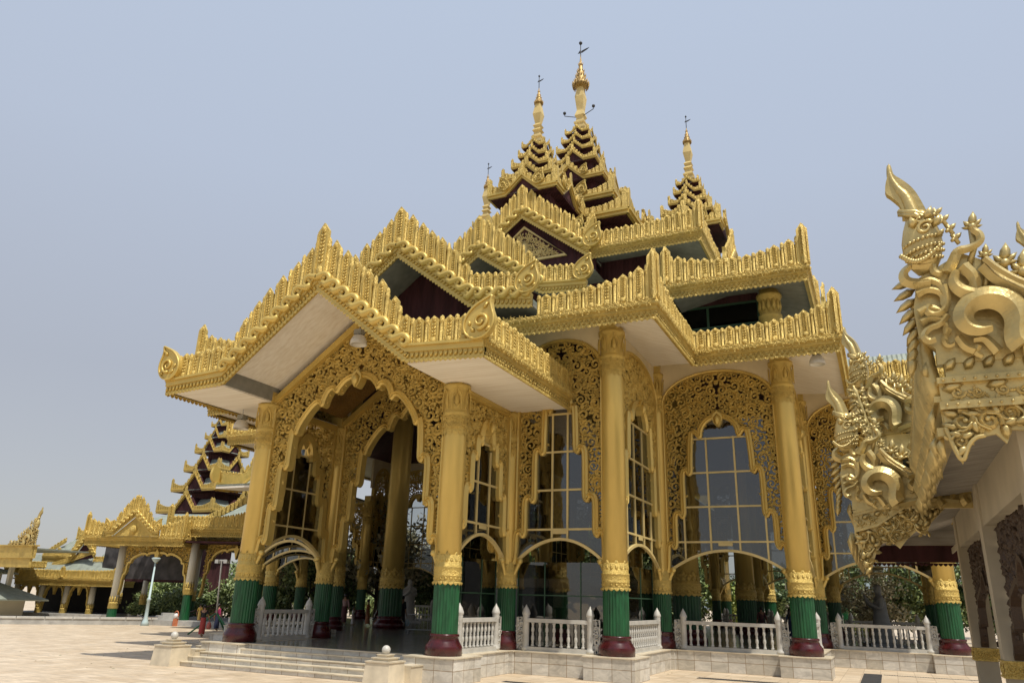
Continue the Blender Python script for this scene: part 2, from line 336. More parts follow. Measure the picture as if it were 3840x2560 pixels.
# ------------------------------------------------------------------ carved ornament
def drop(l, w, h):
    """carved teardrop lying in the u-v plane, root at 0, tip at +u, relief along -w (towards the viewer)"""
    return unit([(0, 0, 0), (l*.3, 0, w*.5), (l*.65, 0, w*.42), (l, 0, 0), (l*.65, 0, -w*.42), (l*.3, 0, -w*.5), (l*.4, -h, 0), (l*.75, -h*.6, 0)],
                [(0, 1, 6), (1, 2, 7, 6), (2, 3, 7), (3, 4, 7), (4, 5, 6, 7), (5, 0, 6), (0, 5, 4, 3, 2, 1)], True)
DROP = drop(1, 0.58, 0.35)
def rot2(a, s=1, u=0, v=0, w=0, sw=None):
    sw = s if sw is None else sw
    return np.array([[cos(a)*s, 0, -sin(a)*s, u], [0, sw, 0, w], [sin(a)*s, 0, cos(a)*s, v], [0, 0, 0, 1.0]])
def spiral(R, turns=1.5, a0=0.0, hand=1, th=0.17, n=16, side=5, depth=1.3):
    mb = MB(); t = np.linspace(0, 1, n); a = a0 + hand*2*pi*turns*t; r = R*(1-0.16)*(1-0.78*t**0.9)
    P = np.stack([r*np.cos(a), -0.05*R*np.sin(pi*t), r*np.sin(a)], 1)
    mb.add(tube(P, R*th*(1-0.35*t), side, depth))
    return mb, P
SPIR = []
def make_spirals():
    rnd = random.Random(4)
    for k in range(6):
        hand = 1 if k % 2 else -1
        mb, P = spiral(1.0, 1.25+0.2*(k % 3), 0, hand, 0.225, 14, 4, 1.25)
        b = ball(0.2, P[-1][0], -0.08, P[-1][2], 6, 4); mb.add(b)
        for j in range(5):
            a = hand*(0.25+j*0.95+rnd.uniform(-.15, .15)); r = 0.78*(1-0.78*(abs(a)/(2*pi*1.45))**0.9)/0.84+0.05
            mb.add(DROP, rot2(a+hand*0.75, 0.7+0.2*rnd.random(), r*cos(a), r*sin(a), 0.0, 0.7))
        V = np.concatenate(mb.V); SPIR.append((V, {k2: np.concatenate(a2) for k2, a2 in mb.F.items()}, False))
make_spirals()
def inpoly(X, poly):
    poly = np.array(poly); x, y = X[:, 0], X[:, 1]; r = np.zeros(len(X), bool)
    for (x0, y0), (x1, y1) in zip(poly, np.roll(poly, -1, 0)):
        c = ((y0 > y) != (y1 > y)); with_ = (x1-x0)*(y-y0)/((y1-y0) if y1 != y0 else 1e-9)+x0; r ^= c & (x < with_)
    return r
def dist(X, poly, closed=True):
    poly = np.array(poly, float); A = poly if closed else poly[:-1]; B = np.roll(poly, -1, 0) if closed else poly[1:]; best = np.full(len(X), 1e9)
    for a, b in zip(A, B):
        ab = b-a; t = np.clip(((X-a)@ab)/(ab@ab+1e-12), 0, 1); best = np.minimum(best, np.linalg.norm(X-a-t[:, None]*ab, axis=1))
    return best
def scrollwork(region, radii=(0.27, 0.20, 0.145, 0.10, 0.07), seed=1, N=9000, mirror=None, depth=1.0):
    """fill polygon (u, v) with carved scrolls; mirror=u0 mirrors the result about u=u0"""
    rs = np.random.RandomState(seed); region = np.array(region); lo, hi = region.min(0), region.max(0)
    X = rs.rand(N, 2)*(hi-lo)+lo; X = X[inpoly(X, region)]; D = dist(X, region); C = []; mb = MB()
    for R in radii:
        for x, d in zip(X, D):
            if d < R*0.86: continue
            if C:
                A = np.array(C)
                if (np.hypot(A[:, 0]-x[0], A[:, 1]-x[1]) < (A[:, 2]+R)*0.93).any(): continue
            C.append((x[0], x[1], R))
    mats = [None]
    for i, (x, y, R) in enumerate(C):
        u = SPIR[rs.randint(6)] if R > 0.075 else DROP; a = rs.rand()*2*pi
        m = rot2(a, R*(1.12 if R > 0.075 else 2.2), x, y, 0.02*(i % 3), R*1.1*depth+0.02)
        if R <= 0.075: m = rot2(a, 0.15, x-0.07*cos(a), y-0.07*sin(a), 0.0, 0.15)
        mb.add(u, m)
        if mirror is not None:
            f = np.diag([-1.0, 1, 1, 1]); f[0, 3] = 2*mirror; mb.add(u, f@m)
    Y = X[D > 0.045]; rs.shuffle(Y); A = np.array(C); cnt = 0; put = []
    for y_ in Y[:2500]:
        e = np.hypot(A[:, 0]-y_[0], A[:, 1]-y_[1])-A[:, 2]*0.96
        if e.min() < 0.0 or (put and np.hypot(*(np.array(put)-y_).T).min() < 0.10): continue
        put.append(y_); j = int(e.argmin()); a = atan2(y_[1]-A[j, 1], y_[0]-A[j, 0])+rs.uniform(-.9, .9); L_ = 0.22
        m = rot2(a, L_, y_[0]-.12*cos(a), y_[1]-.12*sin(a), 0.0, 0.2); mb.add(DROP, m)
        if mirror is not None: f = np.diag([-1.0, 1, 1, 1]); f[0, 3] = 2*mirror; mb.add(DROP, f@m)
    # filler stems between neighbours
    A = np.array(C)
    for i in range(len(C)):
        d = np.hypot(A[:, 0]-A[i, 0], A[:, 1]-A[i, 1]); o = np.argsort(d)[1:4]
        for j in o:
            if j < i and d[j] < 1.25*(A[i, 2]+A[j, 2]) and A[i, 2] > 0.09:
                p, q = A[i, :2], A[j, :2]; mid = (p+q)/2; nrm = np.array([-(q-p)[1], (q-p)[0]])*0.28
                pts = [p+nrm*1.4, mid+nrm*0.5, mid-nrm*0.5, q-nrm*1.4]
                for mm in ([0] if mirror is None else [0, 1]):
                    pp = [((2*mirror-a_[0]) if mm else a_[0], -0.02, a_[1]) for a_ in chaikin(pts, 1)]
                    mb.add(tube(pp, 0.022, 4, 1.3))
    return mb

def board_unit(ratio, lod=0):
    """crest stele: width 1, height 1 (scaled by caller); relief towards -y"""
    mb = MB(); d = 0.16
    mb.add(prism([(-.5, 0), (.5, 0), (.5, 1-.16*1), (.36, .885), (0, 1), (-.36, .885), (-.5, .84)], -d, d))
    if lod == 0:
        for s in (-1, 1): mb.add(box(min(s*.36, s*.5)-.0, max(s*.36, s*.5), -d-.10, -d, 0.04, .80))
        n = max(3, int(ratio*2.1))
        for i in range(n):
            z = .26+(.60)*i/n
            for s in (-1, 1):
                a = radians(62) if s > 0 else radians(118)
                dr = drop(.36, .2, .16); V = dr[0].copy()
                c, s2 = cos(a), sin(a); W = V.copy(); W[:, 0] = (V[:, 0]*c-V[:, 2]*s2)*1.0; W[:, 2] = (V[:, 0]*s2+V[:, 2]*c)/ratio
                W[:, 1] -= d; W[:, 2] += z; W[:, 0] += s*.02; mb.add((W, dr[1], True))
        b = ball(.30, 0, -d-.0, .13, 8, 4); V = b[0].copy(); V[:, 2] = .13+(V[:, 2]-.13)*1.35/ratio; V[:, 1] = -d+(V[:, 1]+d)*.75; mb.add((V, b[1], True))
        b = ball(.22, 0, -d, .88, 6, 4); V = b[0].copy(); V[:, 2] = .88+(V[:, 2]-.88)*1.2/ratio; mb.add((V, b[1], True))
    V = np.concatenate(mb.V); return mb
def flat_units(mb):
    out = []; n = 0
    return mb
BOARD = {r: board_unit(r) for r in (2.8, 4.4)}; BOARD0 = board_unit(2, 1)
def spear_unit():
    return lathe([(.42, 0), (.5, .04), (.5, .10), (.36, .12), (.40, .62), (.36, .74), (.5, .78), (.5, .81), (.36, .84), (.46, .88), (.34, .95), (.01, 1.0)], 7)
SPEAR = spear_unit()
SPEAR0 = lathe([(.4, 0), (.4, .8), (.5, .85), (.01, 1)], 4)
def addmb(dst, src, m):
    A = np.array(m); n0 = dst.n
    for V in src.V: dst.V.append(V @ A[:3, :3].T + A[:3, 3])
    for k in src.F:
        for a, s in zip(src.F[k], src.S[k]): dst.F.setdefault(k, []).append(a+n0); dst.S.setdefault(k, []).append(s)
    dst.n += src.n
def crest_line(mb, fr, u0, u1, zf, hf, pitch=0.55, wf=0.32, lod=0, ends=(None, None), th=None, w=0.0):
    """boards and spears from u0 to u1 in frame fr (outward = -local y). zf(u) base height, hf(u) board height"""
    L = u1-u0; n = max(1, int(round(L/pitch))); p = L/n
    for i in range(n):
        u = u0+(i+.5)*p; h = hf(u)*(1+.03*sin(i*12.9+u0*7)); q_ = .035*sin(i*7.7+u0*3); b = BOARD0 if lod else BOARD[2.8 if h < wf*3.4 else 4.4]
        m = np.array([[wf*1.2*p/pitch, 0, q_*.4*h, u], [0, wf*.75, q_*h, w], [0, 0, h, zf(u)], [0, 0, 0, 1]]); addmb(mb, b, fr@m)
    for i in range(n): a, b = u0+i*p, u0+(i+1)*p; mb.add(prism([(a, zf(a)), (b, zf(b)), (b, zf(b)+hf(b)*.74), (a, zf(a)+hf(a)*.74)], w+.05, w+.10), fr)
    for i in range(n+1):
        if (i == 0 and ends[0]) or (i == n and ends[1]): continue
        u = u0+i*p; h = hf(u)*0.98; s = 0.185*wf/.32
        m = np.array([[s, 0, 0, u], [0, s, 0, w], [0, 0, h, zf(u)], [0, 0, 0, 1]]); mb.add(SPEAR0 if lod else SPEAR, fr@m)
def big_board(mb, fr, u, z, h, w=0.46, lod=0, y=-0.03):
    m = np.array([[w, 0, 0, u], [0, w*.6, 0, y], [0, 0, h, z], [0, 0, 0, 1]]); addmb(mb, BOARD0 if lod else BOARD[4.4], fr@m)
def frw(o, ux):
    """frame with u along ux and outward normal = -y local = right of travel"""
    m = np.eye(4); m[:3, 0] = (ux[0], ux[1], 0); m[:3, 1] = (-ux[1], ux[0], 0); m[:3, 2] = (0, 0, 1); m[:3, 3] = o; return m
def tooth(w, h, d):
    return unit([(0, 0, 0), (w, 0, 0), (w*.95, 0, -h*.55), (w*.5, 0, -h), (w*.05, 0, -h*.55), (w*.5, -d, -h*.35), (0, d*.5, 0), (w, d*.5, 0)],
                [(0, 5, 1), (1, 5, 2), (2, 5, 3), (3, 5, 4), (4, 5, 0), (0, 4, 3, 2, 1)], True)
TOOTH = tooth(1, 1, .5)
def fringe(mb, fr, u0, u1, z, w=0.19, h=0.13, y=0.0, zf=None, lumps=True):
    n = max(1, int(round((u1-u0)/w))); p = (u1-u0)/n
    for i in range(n):
        u = u0+i*p; zz = z if zf is None else zf(u+p/2)
        mb.add(TOOTH, fr@np.array([[p, 0, 0, u], [0, .12, 0, y], [0, 0, h, zz+.02], [0, 0, 0, 1]]))
        if lumps:
            for k, (hh, zo) in enumerate(((.12, .03), (.1, .14))):
                uo = (.5 if k else 0)
                mb.add(DROP, fr@np.array([[0, 0, p*.9, u+p*(.5+uo) % 1], [0, .16, 0, y], [hh*1.1, 0, 0, zz+zo], [0, 0, 0, 1]]))
def volute_unit():
    mb = MB(); t = np.linspace(0, 1, 12); a = pi*.95-t*2*pi*1.05; r = .46*(1-.68*t)
    P = np.stack([.5+r*np.cos(a), 0*t, .5+r*np.sin(a)*.9], 1)
    P = np.concatenate([[[-.55, 0, .18], [-.2, 0, .22]], P]); mb.add(tube(P, np.concatenate([[.2, .24], .24*(1-.55*t)]), 6, 1.4))
    mb.add(ball(.16, P[-1][0], -.1, P[-1][2], 6, 4))
    return mb
VOL = volute_unit()
def curl_unit():
    """paisley leaf finial, 1 high, base at 0, tip leaning +x"""
    mb = MB()
    out = chaikin([(-.14, .0), (-.34, .12), (-.40, .34), (-.32, .58), (-.10, .80), (.16, .92), (.33, 1.0), (.27, .86), (.30, .68), (.37, .48), (.36, .28), (.25, .10), (.08, 0), (-.14, 0)], 2)
    mb.add(prism([tuple(p) for p in out], -.06, .06))
    rim = [(p[0]*.95+.0, -.07, p[1]*.95+.02) for p in out]; mb.add(tube(rim, .028, 5))
    t = np.linspace(0, 1, 18); a = -pi*.6+t*2*pi*1.3; r = .2*(1-.75*t)
    mb.add(tube(np.stack([.04+r*np.cos(a), -.09+0*t, .40+r*np.sin(a)], 1), .04*(1-.4*t), 5, 1.2))
    for (x, z, s, an) in ((.1, .66, .2, 1.0), (.2, .75, .16, .9), (-.08, .16, .18, 2.4), (.16, .14, .18, .8), (-.2, .3, .16, 1.9)):
        mb.add(DROP, rot2(an, s, x, z, -.06))
    return mb
CURL = curl_unit()
def add_curl(mb, fr, u, z, h, flip=1, y=-0.1):
    addmb(mb, CURL, fr@np.array([[h*flip, 0, 0, u], [0, h, 0, y], [0, 0, h, z], [0, 0, 0, 1]]))
# ------------------------------------------------------------------ the great pavilion
CX, CY, F = -16.55, 45.0, 0.731
def W(u, v): return (CX+u, CY-v)          # plan offsets from the centre, v towards the camera
pav = empty('pavilion', (0, 0, 0), label='huge gilded open pavilion with green fluted columns, stepped crested roofs and a cluster of spires', cat='pavilion')

# ground and sky air
g = MB(); g.add(unit([(-900, -200, 0), (900, -200, 0), (900, 1500, 0), (-900, 1500, 0)], [(0, 1, 2, 3)]))
tag(obj('ground', g, 'ground'), kind='structure')

# quadrant of columns (u, v, big, class): class P = porch height, A = hall height
QUAD = [(4.13, 23.6, 1, 'P'), (4.13, 19.3, 0, 'P'), (8.24, 19.3, 1, 'A'), (8.24, 13.24, 0, 'A'), (13.6, 13.24, 1, 'A'), (13.6, 6.3, 0, 'A'), (18.85, 6.3, 1, 'A'), (18.85, 3.4, 0, 'P'), (23.2, 3.4, 1, 'P')]
RB = {(1, 'P'): .40, (0, 'P'): .33, (1, 'A'): .43, (0, 'A'): .36}

def column_parts(R, cls, big):
    top = 9.2 if cls == 'P' else 12.05; ring = 8.2 if cls == 'P' else 11.02
    b = R*1.42
    base = MB().add(lathe([(b, 0), (b, .24), (b*.985, .27), (R*1.2, .40), (R*1.08, .52), (R*1.16, .545), (R*1.16, .60), (R*1.06, .62)], 8 if False else 28, smooth=True))
    gr = MB().add(lathe([(R*1.02, .62), (R*1.02, 2.14)], 72, mod=lambda r, z, i, n: r*(1-0.05*(i % 3 == 0)), smooth=False))
    sh = MB().add(lathe([(R, 2.1), (R*.94, ring-F), (R*.94, top-F)], 32))
    col_ = MB(); z0 = 2.12
    col_.add(lathe([(R*1.05, z0), (R*1.07, z0+.05), (R*1.07, z0+.16), (R*1.12, z0+.18), (R*1.09, z0+.21), (R*1.10, z0+.42), (R*1.13, z0+.44), (R*1.11, z0+.47), (R*1.04, z0+.50), (R*1.03, z0+.8), (R, z0+.82)], 32))
    n = 16
    for i in range(n):
        a = 2*pi*i/n; fr = np.array([[-sin(a), -cos(a), 0, R*1.08*cos(a)], [cos(a), -sin(a), 0, R*1.08*sin(a)], [0, 0, 1, 0], [0, 0, 0, 1]])
        w = 2*pi*R*1.1/n
        col_.add(TOOTH, fr@np.array([[w, 0, 0, -w/2], [0, .1, 0, -.01], [0, 0, .12, z0+.02], [0, 0, 0, 1]]))
        col_.add(DROP, fr@np.array([[0, 0, w*1.1, 0], [0, .08, 0, .01], [.16, 0, 0, z0+.03], [0, 0, 0, 1]]))
        col_.add(SPIR[i % 6], fr@rot2(i*1.9, w*.62, 0, z0+.315, .01, .05))
        col_.add(DROP, fr@np.array([[0, 0, w*1.3, 0], [0, .09, 0, .03], [.26, 0, 0, z0+.54], [0, 0, 0, 1]]))
        if i % 2 == 0:
            col_.add(DROP, fr@np.array([[0, 0, w*1.7, 0], [0, .07, 0, .06], [.36, 0, 0, z0+.70], [0, 0, 0, 1]]))
            for s in (-1, 1): col_.add(DROP, fr@rot2(pi/2-s*.55, .25, s*w*.25, z0+.70, .06, .06))
    cap = MB(); r = R*.94; q = ring-F; t = top-F
    cap.add(lathe([(r*1.0, q-.62), (r*1.04, q-.60), (r*1.05, q-.08), (r*1.12, q-.06), (r*1.17, q), (r*1.12, q+.07), (r*1.05, q+.1), (r*1.04, q+.14), (r*1.04, t-.22), (r*1.2, t-.16), (r*1.24, t-.08), (r*1.24, t)], 32))
    n = 12
    for i in range(n):
        a = 2*pi*i/n; fr = np.array([[-sin(a), -cos(a), 0, r*1.05*cos(a)], [cos(a), -sin(a), 0, r*1.05*sin(a)], [0, 0, 1, 0], [0, 0, 0, 1]]); w = 2*pi*r*1.05/n
        cap.add(TOOTH, fr@np.array([[w, 0, 0, -w/2], [0, .1, 0, 0], [0, 0, .2, q-.56], [0, 0, 0, 1]]))
        for k in range(2): cap.add(SPIR[(i+k) % 6], fr@rot2(i*1.3+k*2, w*.5, (k-.5)*w*.1, q-.2-.22*k, -.02, .06))
        hh = t-q-.35
        if i % 2 == 0:
            cap.add(DROP, fr@np.array([[0, 0, w*2.0, 0], [0, .18, 0, .02], [hh, 0, 0, q+.15], [0, 0, 0, 1]]))
            for s in (-1, 1): cap.add(tube(chaikin([(s*w*.75, -.04, q+.14), (s*w*.75, -.05, q+.14+hh*.7), (s*w*.3, -.06, q+.14+hh*.92), (0, -.08, q+.2+hh)], 2), .025, 5), fr)
    cap.add(box(-r*.9, r*.9, -r*.9, r*.9, t-.002, t+.45))
    return dict(shaft=(sh, 'gold_smooth'), base=(base, 'red_base'), green_shaft=(gr, 'green'), collar=(col_, 'gold_relief'), capital=(cap, 'gold_relief'))
COLM = {}
def put_column(x, y, big, cls):
    k = (big, cls)
    if k not in COLM:
        d = column_parts(RB[k], cls, big); COLM[k] = {n: mb.mesh('column_'+n, m) for n, (mb, m) in d.items()}
    c = link('column', COLM[k]['shaft'], pav, (x, y, F))
    for n in ('base', 'green_shaft', 'collar', 'capital'): link(n, COLM[k][n], c)
    return c
for (u, v, big, cls) in QUAD:
    for su in (1, -1):
        for sv in (1, -1): put_column(CX+su*u, CY-sv*v, big, cls)
# four great inner columns
def great_parts():
    R = .62; d = column_parts(R, 'A', 1); top = 19.4-F
    d['shaft'] = (MB().add(lathe([(R, 2.1), (R*.92, 11), (R*.92, top)], 40, mod=lambda r, z, i, n: r*(1-.035*(i % 5 == 0)))), 'gold_smooth')
    c = MB(); r = R*.92; q = top-1.0
    c.add(lathe([(r*1.03, q-.9), (r*1.06, q-.1), (r*1.2, q), (r*1.06, q+.1), (r*1.05, top-.35), (r*1.3, top-.2), (r*1.3, top)], 32)); n = 12
    for i in range(n):
        a = 2*pi*i/n; fr = np.array([[-sin(a), -cos(a), 0, r*1.05*cos(a)], [cos(a), -sin(a), 0, r*1.05*sin(a)], [0, 0, 1, 0], [0, 0, 0, 1]])
        c.add(DROP, fr@np.array([[0, 0, .6, 0], [0, .3, 0, 0], [.75, 0, 0, q+.1], [0, 0, 0, 1]]))
        c.add(TOOTH, fr@np.array([[.3, 0, 0, -.15], [0, .1, 0, 0], [0, 0, .3, q-.8], [0, 0, 0, 1]]))
    d['capital'] = (c, 'gold_relief'); return d
GR = {n: mb.mesh('great_'+n, m) for n, (mb, m) in great_parts().items()}
for su in (1, -1):
    for sv in (1, -1):
        c = link('great_column', GR['shaft'], pav, (CX+su*8.15, CY-sv*8.5, F))
        for n in ('base', 'green_shaft', 'collar', 'capital'): link(n, GR[n], c)

# ------------------------------------------------------------------ bays: screen, border, window
def opening(a, kind):
    """half outline of the opening, from the centre top to the bottom at the column; (u, z)"""
    if kind == 'porch':
        P = [(0, 9.93), (.3, 9.9), (.55, 9.8), (.78, 9.56), (.86, 9.4), (.98, 9.42), (1.05, 9.56), (1.25, 9.52), (1.42, 9.2), (1.46, 8.98), (1.58, 8.93), (1.68, 9.1), (1.9, 9.0), (2.25, 8.6), (2.5, 8.2), (2.55, 7.98), (2.66, 7.95), (2.72, 8.15)]
        s0 = a-2.78
    else:
        x0 = a-1.2; k = x0/.98
        P = [(0, 9.92), (.2*k, 9.88), (.45*k, 9.68), (.58*k, 9.4), (.6*k, 9.15), (.66*k, 9.06), (.76*k, 9.14), (.84*k, 9.3), (.92*k, 9.28)]; s0 = 1.2
        if kind == 'side': P = [(u, z-1.6) for u, z in P]
    s = [(s0, 7.0 if kind == 'side' else 7.6), (.84, 5.85), (.46, 4.62)] if kind != 'porch' else [(s0, 6.75), (.72, 5.3), (.47, 4.1)]
    for i, (sd_, z) in enumerate(s):
        x = a-sd_; nx = a-(s[i+1][0] if i < 2 else .12)
        P += [(x, z+.5), (x, z+.12), (x+.05, z-.03), (x+.15, z-.1), (x+.22, z-.02), (min(nx-.1, x+.26), z+.08), (nx-.04, z+.06), (nx, z-.1)]
    P += [(a-.1, 3.85), (a-.02, 3.6)]
    return P
BORDER = [(-.03, .18), (-.03, -.14), (.03, -.21), (.09, -.15), (.13, -.20), (.20, -.13), (.20, .18)]
RIM = [(0, .12), (0, -.12), (.05, -.17), (.09, -.13), (.13, -.15), (.13, .12)]
BAYS = {}
def bay_mesh(Wd, kind, seed, win):
    key = (round(Wd, 2), kind)
    if key in BAYS: return BAYS[key]
    a = Wd/2-.30; half = opening(a, kind); sm = chaikin(half, 1)
    top = 9.25 if kind in ('porch', 'side') else 10.75
    if kind == 'porch': outer = [(a, 3.6), (a, 9.3), (0, 12.15)]
    elif kind == 'side': outer = [(a, 3.6), (a, 9.12), (0, 9.12)]
    else: outer = [(a, 3.6), (a, 10.7)] + [(a*cos(t), 10.7+1.32*sin(t)) for t in np.linspace(.12, pi/2, 10)]
    region = [tuple(p) for p in sm] + outer[1:]
    bord = MB(); full = np.concatenate([[( -p[0], p[1]) for p in sm[::-1]], sm[1:]]); bord.add(sweep2(full, BORDER))
    oo = np.array(outer); of = np.concatenate([oo, [(-p[0], p[1]) for p in oo[::-1][1:]]]); bord.add(sweep2(of, RIM))
    # pendant leaf at the crown
    zt = half[0][1]
    bord.add(prism([tuple(p) for p in chaikin([(0, zt+.25), (.2, zt+.1), (.22, zt-.15), (0, zt-.5), (-.22, zt-.15), (-.2, zt+.1), (0, zt+.25)], 1)], -.26, .1)); bord.add(DROP, rot2(-pi/2, .6, 0, zt+.15, -.25))
    for s in (-1, 1):   # brackets down to the collar
        bord.add(tube(chaikin([(s*(a-.22), -.02, 3.72), (s*(a-.12), -.05, 3.5), (s*(a+.0), -.05, 3.25), (s*(a+.06), -.02, 3.12)], 1), [.1, .1, .09, .09, .08, .07][:len(chaikin([(0,0,0)]*4, 1))] if False else .085, 6))
        bord.add(ball(.12, s*(a-.22), -.04, 3.72, 8, 5))
    sc = scrollwork(region, seed=seed, mirror=0.0, radii=(0.27, 0.20, 0.145, 0.10, 0.07) if kind != 'x' else (.2, .1))
    res = {'s': sc.mesh('carved_screen', 'gold_relief'), 'b': bord.mesh('arch_border', 'gold_smooth')}
    # window: glass and mullions
    if win:
        fr = MB(); x = lambda z: np.interp(z, [p[1] for p in half[::-1]], [p[0] for p in half[::-1]])
        za = lambda u: 3.62+.86*(1-(u/a)**2); zt2 = zt-.05
        arch = [(u, za(u)) for u in np.linspace(-a, a, 21)]; fr.add(sweep2(arch, [(-.05, .03), (-.05, -.09), (.05, -.09), (.05, .03)]))
        us = [-.57, .57] if a > 1.9 else [-.3, .3] if kind != 'side' else [-.45, .45]
        if a > 1.9: us += [-1.62, 1.62]
        for u in us: fr.add(box(u-.035, u+.035, -.05, .02, za(u), 9.1 if abs(u) < 1 and kind != 'side' else (7.4 if kind == 'side' else 5.9)))
        for z in (4.82, 6.22, 7.62, 9.05):
            if z > 7.7 and kind == 'side': continue
            xx = min(a, a - {4.82: .45, 6.22: .84, 7.62: 1.15, 9.05: 1.3}[z]+.08); fr.add(box(-xx, xx, -.048, .018, z-.035, z+.035))
        fr.add(box(-.28, .28, -.06, -.045, 4.66, 4.78))
        gl = MB(); P = [(u, za(u)) for u in np.linspace(-a, a, 13)] + [(a, 9.0 if kind != 'side' else 7.6), (-a, 9.0 if kind != 'side' else 7.6)]
        if kind != 'side': P = P[:-2] + [(a, 6.2), (a-.6, 9.85), (-a+.6, 9.85), (-a, 6.2)]
        gl.add(prism(P, .0, .012)); res['w'] = fr.mesh('window_frame', 'mullion'); res['g'] = gl.mesh('window_glass', 'glass')
    if kind == 'hall':   # cream wall round the arch head
        cw = MB(); ar = [(a*cos(t), 10.7+1.32*sin(t)) for t in np.linspace(0, pi, 19)]; h = Wd/2
        P = [(h, 10.3), (h, 12.75), (-h, 12.75), (-h, 10.3), (-a, 10.3)] + ar[::-1] + [(a, 10.3)]
        cw.add(prism(P, -.06, .12)); res['c'] = cw.mesh('cream_wall', 'cream')
    BAYS[key] = res; return res
def put_bay(p, q, kind, win=True, seed=1, clear=False):
    """bay between plan points p -> q, outward to the right of travel"""
    p, q = np.array(p), np.array(q); L = np.linalg.norm(q-p); r = bay_mesh(L, kind, seed, win); a = atan2(q[1]-p[1], q[0]-p[0]); m = (p+q)/2
    o = link('carved_screen', r['s'], pav, (m[0], m[1], 0), a); link('arch_border', r['b'], o)
    if win:
        w = link('window', r['w'], pav, (m[0], m[1], 0), a); gl = link('glass', r['g'], w)
        if clear: gl.material_slots[0].link = 'OBJECT'; gl.material_slots[0].material = M['glass_bright' if kind == 'side' else 'glass_clear']
    if 'c' in r: link('upper_wall', r['c'], pav, (m[0], m[1], 0), a)
def quad_path(): return [(u, v, c) for u, v, b, c in QUAD]
def lower_glass(p, q):
    p, q = np.array(p), np.array(q); L = np.linalg.norm(q-p); a = atan2(q[1]-p[1], q[0]-p[0]); m = (p+q)/2
    g = MB().add(box(-L/2+.3, L/2-.3, .3, .312, F+.02, 3.7)); f = MB()
    for x in (-L/2+.32, -L/6, L/6, L/2-.32): f.add(box(x-.02, x+.02, .28, .33, F, 3.7))
    f.add(box(-L/2+.34, L/2-.34, .285, .325, 2.55, 2.59)); w = obj('glass_screen', f, 'wood_frame', pav, loc=(m[0], m[1], 0), rot=a); obj('glass', g, 'glass', w)
lower_glass(W(4.13, 19.3), W(8.24, 19.3)); lower_glass(W(8.24, 19.3), W(8.24, 13.24)); lower_glass(W(4.13, 23.6), W(4.13, 19.3))
q = quad_path()
for su in (1, -1):
    for sv in (1, -1):
        for i in range(len(q)-1):
            a_, b_ = q[i], q[i+1]
            kind = 'side' if (a_[2] == 'P' and b_[2] == 'P') else 'hall'
            P0, P1 = (CX+su*a_[0], CY-sv*a_[1]), (CX+su*b_[0], CY-sv*b_[1])
            if su*sv < 0: P0, P1 = P1, P0
            put_bay(P0, P1, kind, not (kind == 'side' and i > 5), seed=3+i, clear=(sv < 0 or su < 0))
put_bay(W(-4.13, 23.6), W(4.13, 23.6), 'porch', False, 5); put_bay(W(-4.13, 19.3), W(4.13, 19.3), 'porch', False, 5)
put_bay(W(4.13, -23.6), W(-4.13, -23.6), 'porch', False, 5); put_bay(W(4.13, -19.3), W(-4.13, -19.3), 'porch', False, 5)
for s in (1, -1):
    a_, b_ = W(s*23.2, s*3.4), W(s*23.2, -s*3.4); put_bay(a_, b_, 'side', False, 8)

# ------------------------------------------------------------------ platform, floor, steps
def sym(rs):
    return [(CX-u, CX+u, CY-v, CY+v) for u, v in rs]
body = sym([(4.55, 24.0), (8.66, 19.72), (14.02, 13.66), (19.27, 6.72), (23.6, 3.8)])
peds = []
for (u, v, big, cls) in QUAD:
    w = .86 if big else .56
    for su in (1, -1):
        for sv in (1, -1): peds.append((CX+su*u-w, CX+su*u+w, CY-sv*v-w, CY-sv*v+w))
pl = MB().add(union_rects(body+peds, 0.0, F-.03)); obj('plinth', pl, 'marble_wall', pav)
grow = lambda rs, e: [(a-e, b+e, c-e, d+e) for a, b, c, d in rs]
obj('plinth_coping', MB().add(union_rects(grow(body+peds, .035), F-.03, F, True)), 'marble_warm', pav)
obj('floor', MB().add(union_rects(sym([(3.7, 23.9), (7.9, 18.9), (13.2, 12.9), (18.5, 5.9), (22.8, 3.1)]), F-.01, F+.004)), 'floor', pav)
st = MB(); h = F/5
for i in range(5):
    st.add(box(-21.9, -13.0, 19.72+.31*i, 21.5, h*i+.0, h*(i+1)-.028)) if i < 4 else st.add(box(-22.1, -13.4, 19.72+.31*i, 21.9, h*i, F-.03))
steps = obj('steps', st, 'marble_wall', pav)
cp = MB()
for i in range(5): cp.add(box(-21.9 if i < 4 else -22.1, -13.0 if i < 4 else -13.4, 19.69+.31*i, 19.69+.31*i+.36 if i < 4 else 21.0, h*(i+1)-.027, h*(i+1)+(.0 if i < 4 else .002)))
obj('step_treads', cp, 'marble_warm', steps)
def pier(x, y, w, lab):
    p = empty('stair_pier', (x, y, 0), label=lab, cat='pier')
    obj('pier_body', MB().add(frustum(0, 0, 0, .60, w*1.06, w*.94)), 'marble_warm', p)
    c = MB().add(box(-w, w, -w, w, .602, .64)).add(box(-w*.62, w*.62, -w*.62, w*.62, .641, .70)).add(box(-w*.7, w*.7, -w*.7, w*.7, .701, .73)).add(box(-w*.4, w*.4, -w*.4, w*.4, .731, .79)).add(box(-w*.46, w*.46, -w*.46, w*.46, .791, .81)); obj('pier_cap', c, 'marble_warm', p)
    obj('finial_ball', MB().add(ball(.125, 0, 0, .925, 20, 12)), 'marble', p)
    wl = MB().add(box(-w*.6+w*1.0, w*1.0+.2, w*.95, 2.1, 0, .47)); obj('wing_wall', wl, 'marble_warm', p)
    obj('wing_coping', MB().add(box(-w*.6+w*1.0-.02, w*1.0+.22, w*.95, 2.1, .472, .51)), 'marble_warm', p)
